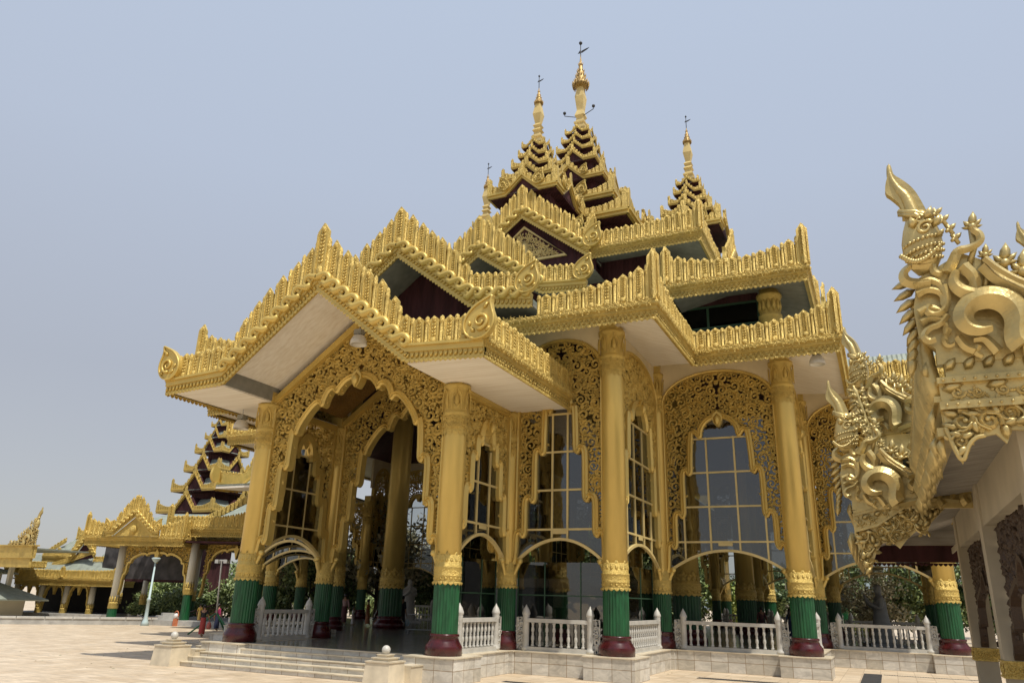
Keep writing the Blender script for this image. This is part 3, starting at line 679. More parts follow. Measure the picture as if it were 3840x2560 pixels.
pier(-21.95, 19.7, .42, 'marble pier with a stone ball left of the front steps'); pier(-13.22, 19.5, .42, 'marble pier with a stone ball right of the front steps')

# ------------------------------------------------------------------ balustrades
def baluster():
    return MB().add(lathe([(.06, 0), (.06, .06), (.035, .09), (.05, .13), (.035, .16), (.062, .24), (.055, .33), (.032, .38), (.05, .41), (.032, .44), (.062, .52), (.055, .60), (.035, .66), (.05, .69), (.038, .72), (.06, .74), (.06, .78)], 12)).mesh('baluster', 'marble')
BAL = baluster()
def newel():
    m = MB().add(lathe([(.16, 0), (.16, .1), (.125, .14), (.115, .2), (.115, 1.0), (.13, 1.04), (.115, 1.09), (.13, 1.12), (.115, 1.15), (.145, 1.19), (.145, 1.24), (.12, 1.3), (.10, 1.36), (.045, 1.44), (.03, 1.47), (.005, 1.52)], 16))
    return m.mesh('newel', 'marble')
NEW = newel()
def bracket():
    rs = scrollwork([(0, .05), (.30, .05), (.30, 1.06), (0, 1.06)], radii=(.13, .09, .06), seed=3, N=900, depth=.6); rs.add(sweep2([(0.02, .05), (.02, 1.08), (.3, 1.08)], [(-.02, .04), (-.02, -.04), (.02, -.04), (.02, .04)])); rs.add(box(.0, .34, .0, .02, .02, .5))
    return rs.mesh('scroll_bracket', 'marble')
BRK = bracket()
nb = [0]
def balustrade(p, q, ra, rb, label):
    p, q = np.array(p, float), np.array(q, float); L = np.linalg.norm(q-p); ang = atan2(q[1]-p[1], q[0]-p[0]); d = (q-p)/L
    t = empty('balustrade', (p[0], p[1], F), ang, label=label, cat='balustrade', group='white marble balustrades between the columns')
    a, b = ra+.42, L-rb-.42
    obj('rail', MB().add(box(a, b, -.09, .09, .93, 1.06)), 'marble', t); obj('bottom_rail', MB().add(box(a, b, -.10, .10, .02, .14)).add(box(a, b, -.13, .13, .0, .02)), 'marble', t)
    for x in (a, b): link('newel', NEW, t, (x, 0, 0))
    link('scroll_bracket', BRK, t, (ra+.06, 0, 0)); link('scroll_bracket', BRK, t, (L-rb-.06, 0, 0), pi)
    n = int((b-a-.2)/.265)
    for i in range(n): link('baluster', BAL, t, (a+.13+(b-a-.26)*(i+.5)/n, 0, .145))
    nb[0] += 1
def col_r(i): return RB[(QUAD[i][2], QUAD[i][3])]*1.15
LB = {(1, 1, 0): 'short marble balustrade beside the front right porch column', (1, 1, 1): 'marble balustrade before the glass wall right of the porch', (1, 1, 2): 'foreshortened marble balustrade right of the tallest front column',
      (1, 1, 3): 'long marble balustrade under the wide arched window', (1, 1, 4): 'marble balustrade running back from the right corner column', (1, 1, 5): 'long marble balustrade before the praying statue', (1, 1, 6): 'marble balustrade behind the cream posts at the right edge',
      (-1, 1, 0): 'marble balustrade between the two left porch columns'}
for su in (1, -1):
    for sv in (1, -1):
        for i in range(7):
            if i >= 6 and (su, sv) != (1, 1): continue
            if su < 0 and sv > 0 and i not in (0,): continue
            a_, b_ = QUAD[i], QUAD[i+1]; P0, P1 = (CX+su*a_[0], CY-sv*a_[1]), (CX+su*b_[0], CY-sv*b_[1])
            lab = LB.get((su, sv, i), 'white marble balustrade across the hall on its %s side, %s from the back porch' % ('far right' if su > 0 else 'far left', ['first', 'second', 'third', 'fourth', 'fifth', 'sixth', 'seventh'][i]))
            balustrade(P0, P1, col_r(i), col_r(i+1), lab)
# ------------------------------------------------------------------ roofs
def mirror4(Q):
    """Q: quadrant path (u, v) from near the v axis to near the u axis -> closed path, outward on the right of travel (counter-clockwise)"""
    P = []
    q1 = [W(u, v) for u, v in Q]                       # front right (u>0, v>0: towards the camera)
    q2 = [W(u, -v) for u, v in Q[::-1]]
    q3 = [W(-u, -v) for u, v in Q]; q4 = [W(-u, v) for u, v in Q[::-1]]
    return q1+q2+q3+q4
def seg_frames(path, closed=True):
    n = len(path); out = []
    for i in range(n if closed else n-1):
        p, q = np.array(path[i], float), np.array(path[(i+1) % n], float); L = np.linalg.norm(q-p)
        if L > 1e-6: out.append((p, q, L, (q-p)/L, i))
    return out
def turn(path, i, closed=True):
    n = len(path); a, b, c = np.array(path[i-1]), np.array(path[i % n]), np.array(path[(i+1) % n]); d = b-a; e = c-b
    return d[0]*e[1]-d[1]*e[0]                         # >0: convex corner
FASC = [(-.14, .0), (.0, .0), (.0, .26), (.05, .29), (.05, .40), (.13, .44), (.15, .50), (.13, .58), (-.14, .60)]
def eave(path, z, s=1.0, closed=True, skip=None, hmin=.85, hmax=1.95, lod=0, parent=None, pitch=.55, wf=.32, riselen=3.2, name='eave', flat=None):
    parent = parent or pav
    fb = MB().add(sweep_plan(path, [(w*s, z+v*s) for w, v in FASC], closed)); cr = MB(); tz = z+.60*s
    for p, q, L, d, i in seg_frames(path, closed):
        fr = frw((p[0], p[1], 0), d); c0 = turn(path, i, closed) > 0 if closed or i > 0 else False; c1 = turn(path, i+1, closed) > 0 if closed or i < len(path)-2 else False
        if flat is not None: c0 = c1 = False
        fringe(fb, fr, 0, L, z, .19*s if not lod else .3*s, .13*s, -.005, lumps=not lod)
        if not lod:
            n = int(L/.3)
            for k in range(n): fb.add(SPIR[k % 6], fr@rot2(k*2.1, .13, (k+.5)*L/n, z+.515, -.14, .07))
        def hf(u, L=L, c0=c0, c1=c1):
            t = 0
            rl = min(riselen, L*.62)
            if c0: t = max(t, 1-u/rl)
            if c1: t = max(t, 1-(L-u)/rl)
            return hmin + .62*(hmax-hmin)*max(0, t)**2
        iv = [(0.0, L)]
        if skip is not None:
            m = skip(p, q)
            if m: iv = m
        for (u0, u1) in iv:
            a, b = u0+(.26*s if c0 and u0 == 0 else .06), u1-(.26*s if c1 and u1 == L else .06)
            if b-a > .3: crest_line(cr, fr, a, b, lambda u: tz, hf, pitch, wf, lod)
        if c1: big_board(cr, fr, L-.02, tz, hmax, wf*1.35, lod, y=-.02)
        if c0: big_board(cr, fr, .02, tz, hmax*.985, wf*1.35, lod, y=-.02)
    e = obj(name, fb, 'gold_carved', parent); obj('crest', cr, 'gold_carved' if lod else 'gold_relief', e)
    return e
def soffit(path, w0, z0, w1, z1, m='soffit', closed=True, t=.05, name='soffit', parent=None):
    return obj(name, MB().add(sweep_plan(path, [(w0, z0), (w0, z0+t), (w1, z1+t), (w1, z1)], closed)).add(sweep_plan(path, [(w0, z0), (w1, z1)], closed)), m, parent or pav)
def rake(origin, ux, prof, s=1.0, hfun=None, lod=0, parent=None, apex_h=2.0, hb=.48, name='gable', pitch=.55, wf=.32, curls=True, teeth=True, curl_h=1.35, apex_w=.5):
    """gabled bargeboard in a vertical plane. prof: [(u, z)] of the lower edge from left to right"""
    fr = frw(origin, ux); bd = MB(); cr = MB(); prof = [np.array(p, float) for p in prof]
    low = np.array(prof); up = low.copy(); up[:, 1] += hb*s*1.08
    U = low[:, 0]; zt = lambda u: float(np.interp(u, U, up[:, 1])); zl = lambda u: float(np.interp(u, U, low[:, 1]))
    for t, (a, b, y0, y1) in enumerate(((0, .5, -.05, .12), (.5, .84, -.10, .12), (.84, 1.0, -.17, .14))):
        for i in range(len(prof)-1):
            A, B_, C_, D_ = (low[i]*(1-a)+up[i]*a), (low[i+1]*(1-a)+up[i+1]*a), (low[i+1]*(1-b)+up[i+1]*b), (low[i]*(1-b)+up[i]*b)
            bd.add(prism([tuple(A), tuple(B_), tuple(C_), tuple(D_)], y0*s, y1*s), fr)
    for i in range(len(prof)-1):
        A, B_ = low[i], low[i+1]; L = np.linalg.norm(B_-A); an = atan2(B_[1]-A[1], B_[0]-A[0]); sl = abs(an) > .1
        if sl and not lod:
            n = max(1, int(round(L/(.56*s)))); down = an < 0
            for k in range(n):
                c = A+(B_-A)*(k+(.0 if down else 1))/n; uz = zt(c[0])
                m = rot2(an, 1, c[0], uz-.27*s, -.12*s, .42*s)@np.diag([L/n, 1, .5*s, 1.0])
                if not down: m = m@np.diag([-1, 1, 1, 1.0])
                addmb(bd, VOL, fr@m)
        if teeth:
            n = max(1, int(L/(.17*s if not lod else .4*s)))
            for k in range(n):
                c = A+(B_-A)*k/n
                mm = rot2(an, 1, c[0], c[1]+.015, -.05*s)@np.array([[L/n, 0, 0, 0], [0, .12*s, 0, 0], [0, 0, .12*s, 0], [0, 0, 0, 1]]); bd.add(TOOTH, fr@mm)
                if not lod: bd.add(DROP, fr@rot2(an+1.1, .22*s, c[0]+.05, c[1]+.04*s, -.06*s))
    w = U[-1]; ap = [i for i in range(len(prof)) if prof[i][1] == max(p[1] for p in prof)]; ua = float(np.mean([prof[i][0] for i in ap]))
    kk = [abs(q[0]-ua) for q in prof[1:-1]]; kk = max(kk) if max(kk) > .1 else abs(prof[-1][0]-ua)
    hfun = hfun or (lambda u: .98*s+.62*s*min(1, max(0, (kk-abs(u-ua))/(1.1*s)))+.18*s*max(0, 1-abs(u-ua)/(1.6*s)))
    a0, a1 = U[0]+(.45*s if curls else .1*s), U[-1]-(.45*s if curls else .1*s)
    crest_line(cr, fr, a0, ua-.27*s, lambda u: zt(u)-.06*s, hfun, pitch, wf, lod); crest_line(cr, fr, ua+.27*s, a1, lambda u: zt(u)-.06*s, hfun, pitch, wf, lod)
    big_board(cr, fr, ua, zt(ua)-.12*s, apex_h, apex_w*s, lod)
    g_ = obj(name, bd, 'gold', parent or pav); obj('crest', cr, 'gold_carved' if lod else 'gold_relief', g_)
    if curls:
        for sg, u in ((1, U[-1]-.12*s), (-1, U[0]+.12*s)):
            c = MB(); add_curl(c, fr, u, zt(u)-.05*s, curl_h*s, sg, -.12*s); obj('curl_finial', c, 'gold', g_)
    return g_
def gable_roof(origin, ux, prof, depth, t=.14, under='soffit', top='roof', zoff=.05, name='gable_roof'):
    """roof slabs behind a bargeboard going inwards by depth"""
    fr = frw(origin, ux); up = MB(); dn = MB()
    for A, B_ in zip(prof[:-1], prof[1:]):
        A, B_ = np.array(A), np.array(B_)
        up.add(prism([(A[0], A[1]+zoff+t), (B_[0], B_[1]+zoff+t), (B_[0], B_[1]+zoff+t*2), (A[0], A[1]+zoff+t*2)], .1, depth), fr)
        dn.add(prism([(A[0], A[1]+zoff), (B_[0], B_[1]+zoff), (B_[0], B_[1]+zoff+t-.01), (A[0], A[1]+zoff+t-.01)], .1, depth), fr)
    r = obj(name, up, top, pav); obj('soffit', dn, under, r); return r

# level A: stepped eave round the hall
A_Q = [(10.6, 21.8), (10.6, 16.0), (16.0, 16.0), (16.0, 9.1), (21.5, 9.1)]
A = mirror4(A_Q)
def skipA(p, q):
    # leave the middle of each arm's front to its gable
    d = np.abs(q-p)
    if d[0] > 20 and abs(p[1]-q[1]) < .01: return [(0.0, 4.35), (d[0]-4.35, d[0])]
    if d[1] > 17 and abs(p[0]-q[0]) < .01: return [(0.0, 3.0), (d[1]-3.0, d[1])]
    return None
eave(A, 11.5, skip=skipA)
soffit(A, -.14, 11.62, -2.75, 12.5)
obj('roof', MB().add(sweep_plan(A, [(-.1, 12.02), (-.1, 12.08), (-3.4, 12.95), (-3.4, 12.85)])), 'roof', pav)
obj('ceiling', MB().add(union_rects(sym([(8.1, 19.2), (13.5, 13.1), (18.7, 6.2)]), 12.56, 12.60, True)), 'maroon', pav)
# hip beams under the eave corners
hb_ = MB()
for (u, v) in ((8.24, 19.3), (13.6, 13.24), (18.85, 6.3)):
    for su in (1, -1):
        for sv in (1, -1):
            a_, b_ = W(su*u, sv*v), W(su*(u+2.2), sv*(v+2.3)); hb_.add(tube([(a_[0], a_[1], 12.32), (b_[0], b_[1], 11.66)], .09, 4, up=(0, 0, 1)))
obj('hip_beam', hb_, 'soffit', pav)
ent = MB()
for (u0_, v0_), (u1_, v1_) in zip([(x[0], x[1]) for x in QUAD[2:7]][:-1], [(x[0], x[1]) for x in QUAD[2:7]][1:]):
    pass
# level B: corner blocks and glass clerestory
B_Q = [(9.4, 10.6), (9.4, 15.1), (15.1, 15.1), (15.1, 9.4), (10.6, 9.4)]
B_ = mirror4(B_Q)
def skipB(p, q):
    L = np.linalg.norm(q-p)
    return [(0, 0)] if L > 15 or L < 5 and False else None
eave(B_, 14.9, skip=skipB, hmax=1.9)
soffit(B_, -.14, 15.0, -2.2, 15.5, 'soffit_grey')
obj('roof', MB().add(sweep_plan(B_, [(-.1, 15.42), (-.1, 15.48), (-2.2, 16.5), (-2.2, 16.4)])), 'roof', pav)
obj('roof', MB().add(union_rects(sym([(13.3, 8.1), (8.1, 13.3), (13.0, 13.0)]), 16.3, 16.4, True)), 'roof', pav)
bw = mirror4([(11.4-2.9, 12.9), (12.9, 12.9), (12.9, 8.5)])
bwall = obj('clerestory_wall', MB().add(sweep_plan(bw, [(0, 12.6), (0, 13.1), (-.15, 13.1), (-.15, 12.6)])).add(sweep_plan(bw, [(0, 15.1), (0, 16.2), (-.15, 16.2), (-.15, 15.1)])), 'maroon', pav)
def window_band(path, z0, z1, m1='wood_frame', step=1.5, rows=2, parent=None):
    w = MB(); gl = MB()
    for p, q, L, d, i in seg_frames(path):
        fr = frw((p[0], p[1], 0), d); n = max(1, int(L/step))
        for k in range(n+1): w.add(box(k*L/n-.05, k*L/n+.05, -.04, .06, z0, z1), fr)
        for k in range(rows+1): w.add(box(.05, L-.05, -.035, .055, z0+(z1-z0)*k/rows-.05, z0+(z1-z0)*k/rows+.05), fr)
        gl.add(box(0, L, 0, .012, z0, z1), fr)
    o = obj('window', w, m1, parent or pav); obj('glass', gl, 'glass_dark', o)
window_band(bw, 13.1, 15.1)
# upper columns at the corners of the clerestory
uc = MB(); r = .42
uc.add(lathe([(r, 12.6), (r, 14.0), (r*1.15, 14.05), (r*1.15, 14.15), (r, 14.2), (r, 14.8), (r*1.25, 15.0), (r*1.25, 15.1), (r*.95, 15.12), (r*.95, 15.6)], 24))
for i in range(12):
    a = 2*pi*i/12; fr = np.array([[-sin(a), -cos(a), 0, r*cos(a)], [cos(a), -sin(a), 0, r*sin(a)], [0, 0, 1, 0], [0, 0, 0, 1]]); uc.add(DROP, fr@np.array([[0, 0, .4, 0], [0, .2, 0, 0], [.7, 0, 0, 14.25], [0, 0, 0, 1]]))
ucm = uc.mesh('upper_column', 'gold_relief')
for su in (1, -1):
    for sv in (1, -1): link('upper_column', ucm, pav, (*W(su*13.4, sv*13.3), 0))

# level C
C_H = 10.05; C = mirror4([(C_H, C_H)]) if False else [W(C_H, C_H), W(C_H, -C_H), W(-C_H, -C_H), W(-C_H, C_H)]
def skipC(p, q): L = np.linalg.norm(q-p); return [(0.0, L/2-4.25), (L/2+4.25, L)]
C12 = mirror4([(4.15, C_H), (C_H, C_H), (C_H, 4.15)])
for k in range(4): eave(C12[3*k:3*k+3], 20.0, closed=False, hmax=1.75, hmin=.95, riselen=3.6)
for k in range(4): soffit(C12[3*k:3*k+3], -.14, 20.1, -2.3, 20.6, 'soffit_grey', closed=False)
crf = MB()
for k in range(4): crf.add(sweep_plan(C12[3*k:3*k+3], [(-.1, 20.52), (-.1, 20.58), (-5.4, 23.6), (-5.4, 23.5)], False))
obj('roof', crf, 'roof', pav)
cw_ = [W(7.9, 8.2), W(7.9, -8.2), W(-7.9, -8.2), W(-7.9, 8.2)]
obj('tower_wall', MB().add(sweep_plan(cw_, [(0, 18.4), (0, 20.6), (-.15, 20.6), (-.15, 18.4)])).add(sweep_plan(cw_, [(0, 12.6), (0, 15.6), (-.15, 15.6), (-.15, 12.6)])), 'maroon', pav)
window_band(cw_, 15.6, 18.4, step=1.9)
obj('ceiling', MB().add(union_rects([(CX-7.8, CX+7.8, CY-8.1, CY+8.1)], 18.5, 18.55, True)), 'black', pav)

for k, (dx, dy) in enumerate(((1, 0), (0, 1), (-1, 0), (0, -1))):   # four sides: front, right, back, left
    nx, ny = dy, -dx                                                # outward normal
    at = lambda dist_: (CX+nx*dist_, CY+ny*dist_, 0)
    ux = (dx, dy); side = k % 2
    # G1 porch roof
    if not side:
        P1 = [(-6.6, 9.18), (-3.85, 9.32), (0, 12.32), (3.85, 9.32), (6.6, 9.18)]; d1 = 26.4
        rake(at(d1), ux, P1, 1.0, apex_h=2.15, curl_h=1.4)
        gable_roof(at(d1), ux, [(-3.85, 9.75), (0, 12.5), (3.85, 9.75)], 6.6)
        gr_ = MB(); fr = frw(at(d1), ux)
        for s in (-1, 1):
            gr_ = MB(); gr_.add(prism([(s*3.85, 9.24), (s*6.5, 9.24), (s*6.5, 9.30), (s*3.85, 9.30)], .1, 2.75), fr); gr_.add(prism([(s*4.1, 9.24), (s*6.5, 9.24), (s*6.5, 9.30), (s*4.1, 9.30)], 2.75, 7.3), fr); obj('porch_soffit', gr_, 'soffit', pav)
            sb = MB().add(box(min(s*3.80, s*3.86), max(s*3.80, s*3.86), .12, 2.75, 9.30, 9.85), fr); obj('soffit_step', sb, 'soffit_grey', pav)
            # side eaves running back
            a_ = fr@np.array([s*6.6, .0, 0, 1]); b_ = fr@np.array([s*6.6, 7.2, 0, 1]); pth = [b_[:2], a_[:2]] if s < 0 else [a_[:2], b_[:2]]
            eave(pth, 9.20, closed=False, hmin=.9, hmax=.9, flat=1, name='side_eave')
        for s in (-1, 1): rr_ = MB(); rr_.add(unit([(s*6.5, .1, 9.75), (s*6.5, 7.2, 9.75), (s*3.6, 7.2, 10.4), (s*3.6, .1, 10.4)], [(0, 1, 2, 3)]), fr); obj('wing_roof', rr_, 'roof', pav)
        # carved ceiling and beams inside the porch, sloping gable beam on the front screen
        gb = MB()
        for dpt in (2.72, 7.02):
            for s in (-1, 1): gb.add(prism([(0, 12.3), (s*4.1, 9.25), (s*4.1, 9.02), (0, 11.98)], dpt-.14, dpt+.1), fr)
        for s in (-1, 1): gb.add(box(min(s*4.0, s*4.26), max(s*4.0, s*4.26), 2.9, 7.0, 9.0, 9.235), fr)
        obj('porch_beam', gb, 'gold', pav)
        ce = MB()
        for s in (-1, 1): ce.add(prism([(0, 12.42), (s*3.9, 9.62), (s*3.9, 9.58), (0, 12.38)], 2.95, 6.9), fr)
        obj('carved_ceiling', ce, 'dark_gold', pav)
    else:
        P1 = [(-5.6, 9.18), (-3.2, 9.32), (0, 11.9), (3.2, 9.32), (5.6, 9.18)]; d1 = 25.8
        rake(at(d1), ux, P1, 1.0, apex_h=2.15, lod=1 if k == 3 else 0)
        gable_roof(at(d1), ux, P1, 5.5)
    # G2 over the hall eave
    d2 = 21.9 if not side else 21.6
    P2 = [(-6.05, 12.5), (-3.55, 12.85), (0, 15.6), (3.55, 12.85), (6.05, 12.5)]
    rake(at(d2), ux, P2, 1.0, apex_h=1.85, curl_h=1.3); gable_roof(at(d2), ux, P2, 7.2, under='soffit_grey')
    obj('gable_wall', MB().add(prism([(-3.5, 12.4), (3.5, 12.4), (3.5, 12.9), (0, 15.6), (-3.5, 12.9)], 1.9, 2.0), frw(at(d2), ux)), 'maroon', pav)
    # G3 over level B
    P3 = [(-5.75, 15.85), (-3.5, 16.05), (0, 18.6), (3.5, 16.05), (5.75, 15.85)]
    rake(at(15.15), ux, P3, 1.0, apex_h=1.85, curl_h=1.3); gable_roof(at(15.15), ux, P3, 7.2, under='soffit_grey')
    obj('gable_wall', MB().add(prism([(-5.5, 13.2), (5.5, 13.2), (5.5, 15.8), (3.5, 16.1), (0, 18.6), (-3.5, 16.1), (-5.5, 15.8)], 1.9, 2.0), frw(at(15.15), ux)), 'maroon', pav)
    # C gable with its pediment
    P4 = [(-4.1, 20.05), (0, 23.25), (4.1, 20.05)]
    rake(at(C_H+.12), ux, P4, 1.0, apex_h=1.8, curls=False, hb=.42)
    fr = frw(at(C_H+.12), ux)
    for sg in (-1, 1): c = MB(); add_curl(c, fr, sg*4.35, 20.5, 1.45, sg, -.16); obj('curl_finial', c, 'gold', pav)
    gable_roof(at(C_H+.12), ux, P4, 5.2, under='maroon')
    pd = MB().add(prism([(-4.3, 19.35), (4.3, 19.35), (4.3, 20.1), (0, 23.3), (-4.3, 20.1)], .45, .6), fr); pb = obj('pediment', pd, 'maroon', pav)
    tri = [(-2.6, 20.6), (2.6, 20.6), (0, 22.75)]
    pf = MB().add(sweep2(tri, [(-.08, .44), (-.08, .33), (.08, .33), (.08, .44)], close=True), fr); obj('pediment_frame', pf, 'mullion', pb)
    sc = scrollwork([(.03, 20.7), (2.25, 20.7), (.03, 22.55)], radii=(.24, .17, .11, .07), seed=5, N=1500, mirror=0.0, depth=.6); sc.add(DROP, rot2(pi/2, 1.4, 0, 20.6, 0, .3))
    m4 = sc.mesh('pediment_relief', 'gold_pale'); o4 = link('pediment_relief', m4, pb); o4.matrix_world = Matrix((fr@np.array([[1, 0, 0, 0], [0, 1, 0, .42], [0, 0, 1, 0], [0, 0, 0, 1.0]])).tolist())
    obj('pediment_soffit', MB().add(box(-4.3, 4.3, .3, 2.4, 19.3, 19.36), fr), 'soffit_grey', pav)

# ------------------------------------------------------------------ spires
def tier(cx, cy, h, z, s, gh, gw, parent, body_h, body_w, curls=False, rh=.55):
    """one roof tier: on each side an eave that rises to a small gable in the middle, crest above, maroon drum below"""
    fb = MB(); cr = MB(); gb_ = MB().add(frustum(cx, cy, z-.02, z+.1*s, h*.95, h*.97))
    for dx, dy in ((1, 0), (0, 1), (-1, 0), (0, -1)):
        nx, ny = dy, -dx; fr = frw((cx+nx*h, cy+ny*h, 0), (dx, dy))
        prof = np.array([(-h, z), (-gw, z), (0, z+gh), (gw, z), (h, z)]); hb = .26*s; up = prof.copy(); up[:, 1] += hb
        for i in range(4):
            for (f0, f1, y0, y1) in ((0, .55, -.02, .1), (.55, 1, -.09, .1)):
                lo, hi = prof+(up-prof)*f0, prof+(up-prof)*f1
                fb.add(prism([tuple(lo[i]), tuple(lo[i+1]), tuple(hi[i+1]), tuple(hi[i])], y0*s, y1*s), fr)
        zt = lambda u: float(np.interp(u, up[:, 0], up[:, 1]))
        def hf(u): return s*(.34+.42*max(0, 1-(h-abs(u))/(h*.4))**1.5+.12*max(0, 1-abs(u)/(gw*.6)))
        n = max(8, int(round(2*h/(.27*s)))); crest_line(cr, fr, -h, h, lambda u: zt(u)-.03*s, hf, 2*h/n, .8*2*h/n, 1)
        big_board(cr, fr, 0, zt(0)-.05*s, .72*s, .26*s, 1); big_board(cr, fr, h-.1*s, z+hb, .95*s, .26*s, 1); big_board(cr, fr, -h+.1*s, z+hb, .93*s, .26*s, 1)
        if curls:
            for sg in (1, -1): add_curl(cr, fr, sg*gw*1.05, z+hb, .85*s, sg, -.12)
        # little roof slabs
        fb.add(unit([(-h, .05, z+.1), (-gw, .05, z+.1), (-gw*.7, h-body_w, z+hb+.5*s), (-h*.75, h-body_w, z+hb+.5*s)], [(0, 1, 2, 3)]), fr)
        gb_.add(prism([(-gw, z+.03), (gw, z+.03), (0, z+gh+.03)], .12, h*.9), fr)
    e = obj('tier', fb, 'gold', parent); obj('tier_soffit', gb_, 'maroon', e); obj('crest', cr, 'gold_carved', e)
    rf = MB().add(frustum(cx, cy, z+.12*s, z+rh*s, h*.97, max(.25, body_w*1.0))); obj('tier_roof', rf, 'roof', e)
    obj('drum', MB().add(frustum(cx, cy, z-body_h, z+.15*s, body_w, body_w*.96)), 'maroon', e)
def sq(cx, cy, prof):
    return lathe(prof, 4, cx, cy, smooth=False, a0=pi/4)
def hti(cx, cy, z, s, top):
    """metal umbrella finial: rings of hanging ornaments, vane and ball"""
    m = MB(); m.add(lathe([(.30*s, z), (.52*s, z+.12*s), (.50*s, z+.3*s), (.42*s, z+.5*s), (.36*s, z+.55*s), (.34*s, z+.9*s), (.26*s, z+1.0*s), (.25*s, z+1.3*s), (.17*s, z+1.4*s), (.15*s, z+1.8*s), (.08*s, z+1.95*s), (.06*s, z+2.4*s), (.03*s, z+2.6*s), (.02*s, top-.5*s)], 14, cx, cy))
    for j, (r, zz, n) in enumerate(((.52, .12, 18), (.52, .28, 18), (.40, .52, 14), (.30, .95, 12), (.19, 1.38, 9), (.09, 1.95, 7))):
        for i in range(n):
            a = 2*pi*i/n; x, y = cx+r*s*cos(a), cy+r*s*sin(a); m.add(tube([(x, y, z+zz*s-.16*s), (x+.04*s*cos(a), y+.04*s*sin(a), z+zz*s+.02), (x+.1*s*cos(a), y+.1*s*sin(a), z+zz*s+.16*s)], [.045*s, .05*s, .01*s], 4))
    v = MB(); v.add(tube([(cx, cy, top-2.2*s), (cx, cy, top)], .02*s+.014, 5)); v.add(ball(.13*s, cx, cy, top-.12*s, 10, 6)); v.add(lathe([(.02, top), (.001, top+.15*s)], 5, cx, cy))
    zv = top-.85*s; v.add(prism([(cx-.02, zv-.1*s), (cx+.1*s, zv-.16*s), (cx+.5*s, zv+.02*s), (cx+.66*s, zv+.16*s), (cx+.4*s, zv+.12*s), (cx+.1*s, zv+.04*s)], cy-.01, cy+.01))
    v.add(prism([(cx-.22*s, zv-.14*s), (cx-.03*s, zv-.16*s), (cx-.03*s, zv+.12*s)], cy-.012, cy+.012))
    for zz in (1.55, 1.75, 1.95): v.add(ball(.05*s, cx, cy, top-zz*s, 6, 4))
    return m, v
def subspire(cx, cy, top, label_tier=True, big=False):
    sp = empty('spire', (0, 0, 0)); sp.parent = pav
    if not big:
        d = top-34.7
        T_ = [(2.2, 24.85, 1.15, 1.0, 1.05, .9, 3.0, 1.55), (1.62, 26.2, .8, .75, .75, .8, 1.1, 1.15), (1.2, 27.25, .62, .6, .6, .5, .85, .85), (.9, 28.15, .5, .5, .45, .4, .7, .62), (.75, 28.9, .42, .4, .4, .3, .6, .5)]
        for (h, z, s, gh, gw, _, bh, bw_) in T_: tier(cx, cy, h, z+d, s, gh, gw, sp, bh, bw_, curls=(h > 2))
        cr = MB().add(sq(cx, cy, [(.5, 29.0), (.45, 29.35), (.59, 29.45), (.59, 29.58), (.40, 29.66), (.38, 29.8), (.47, 29.88), (.47, 29.98), (.34, 30.06), (.26, 30.3), (.42, 30.42), (.25, 30.62), (.38, 30.78), (.22, 30.95), (.40, 31.65), (.17, 32.7), (.15, 33.0)]))
        for V in cr.V: V[:, 2] += d
        obj('spire_shaft', cr, 'cream_spire', sp); m, v = hti(cx, cy, 32.45+d, .5, top); obj('umbrella_finial', m, 'bronze', sp); obj('wind_vane', v, 'iron', sp)
    else:
        T_ = [(4.95, 25.2, 1.55, 1.3, 1.6, 0, 4.0, 3.9), (3.57, 27.5, 1.35, 1.2, 1.3, 0, 2.3, 2.7), (2.56, 29.85, 1.0, 1.1, 1.1, 0, 2.2, 1.9), (1.72, 31.9, .72, .85, .8, 0, 1.8, 1.3), (1.38, 33.1, .55, .6, .6, 0, 1.1, 1.0), (1.1, 34.05, .5, .5, .5, 0, .9, .8), (.9, 34.9, .42, .45, .42, 0, .8, .62)]
        for (h, z, s, gh, gw, _, bh, bw_) in T_: tier(cx, cy, h, z, s, gh, gw, sp, bh, bw_, curls=(h > 2.4))
        cr = MB().add(sq(cx, cy, [(.66, 35.0), (.6, 35.55), (.66, 35.65), (.66, 35.8), (.5, 35.9), (.5, 36.05), (.58, 36.12), (.58, 36.25), (.42, 36.35), (.36, 36.6), (.52, 36.82), (.34, 37.3), (.34, 37.4), (.50, 38.5), (.24, 39.7), (.2, 40.0)]))
        obj('spire_shaft', cr, 'cream_spire', sp); m, v = hti(cx, cy, 39.45, 1.08, top); obj('umbrella_finial', m, 'bronze', sp); obj('wind_vane', v, 'iron', sp)
        l = MB()
        for s in (-1, 1): l.add(tube([(cx+s*.2, cy-.2, 36.7), (cx+s*1.15, cy-.4, 36.95), (cx+s*1.15, cy-.4, 37.1)], .03, 5)).add(ball(.13, cx+s*1.15, cy-.4, 37.2, 8, 5))
        obj('spire_lamp', l, 'iron', sp)
subspire(CX-.15, CY, 43.75, big=True)
for (u, v) in ((0, 8.0), (7.7, 0), (-7.8, 0), (0, -8.0)): subspire(CX+u-.05, CY-v, 34.7)
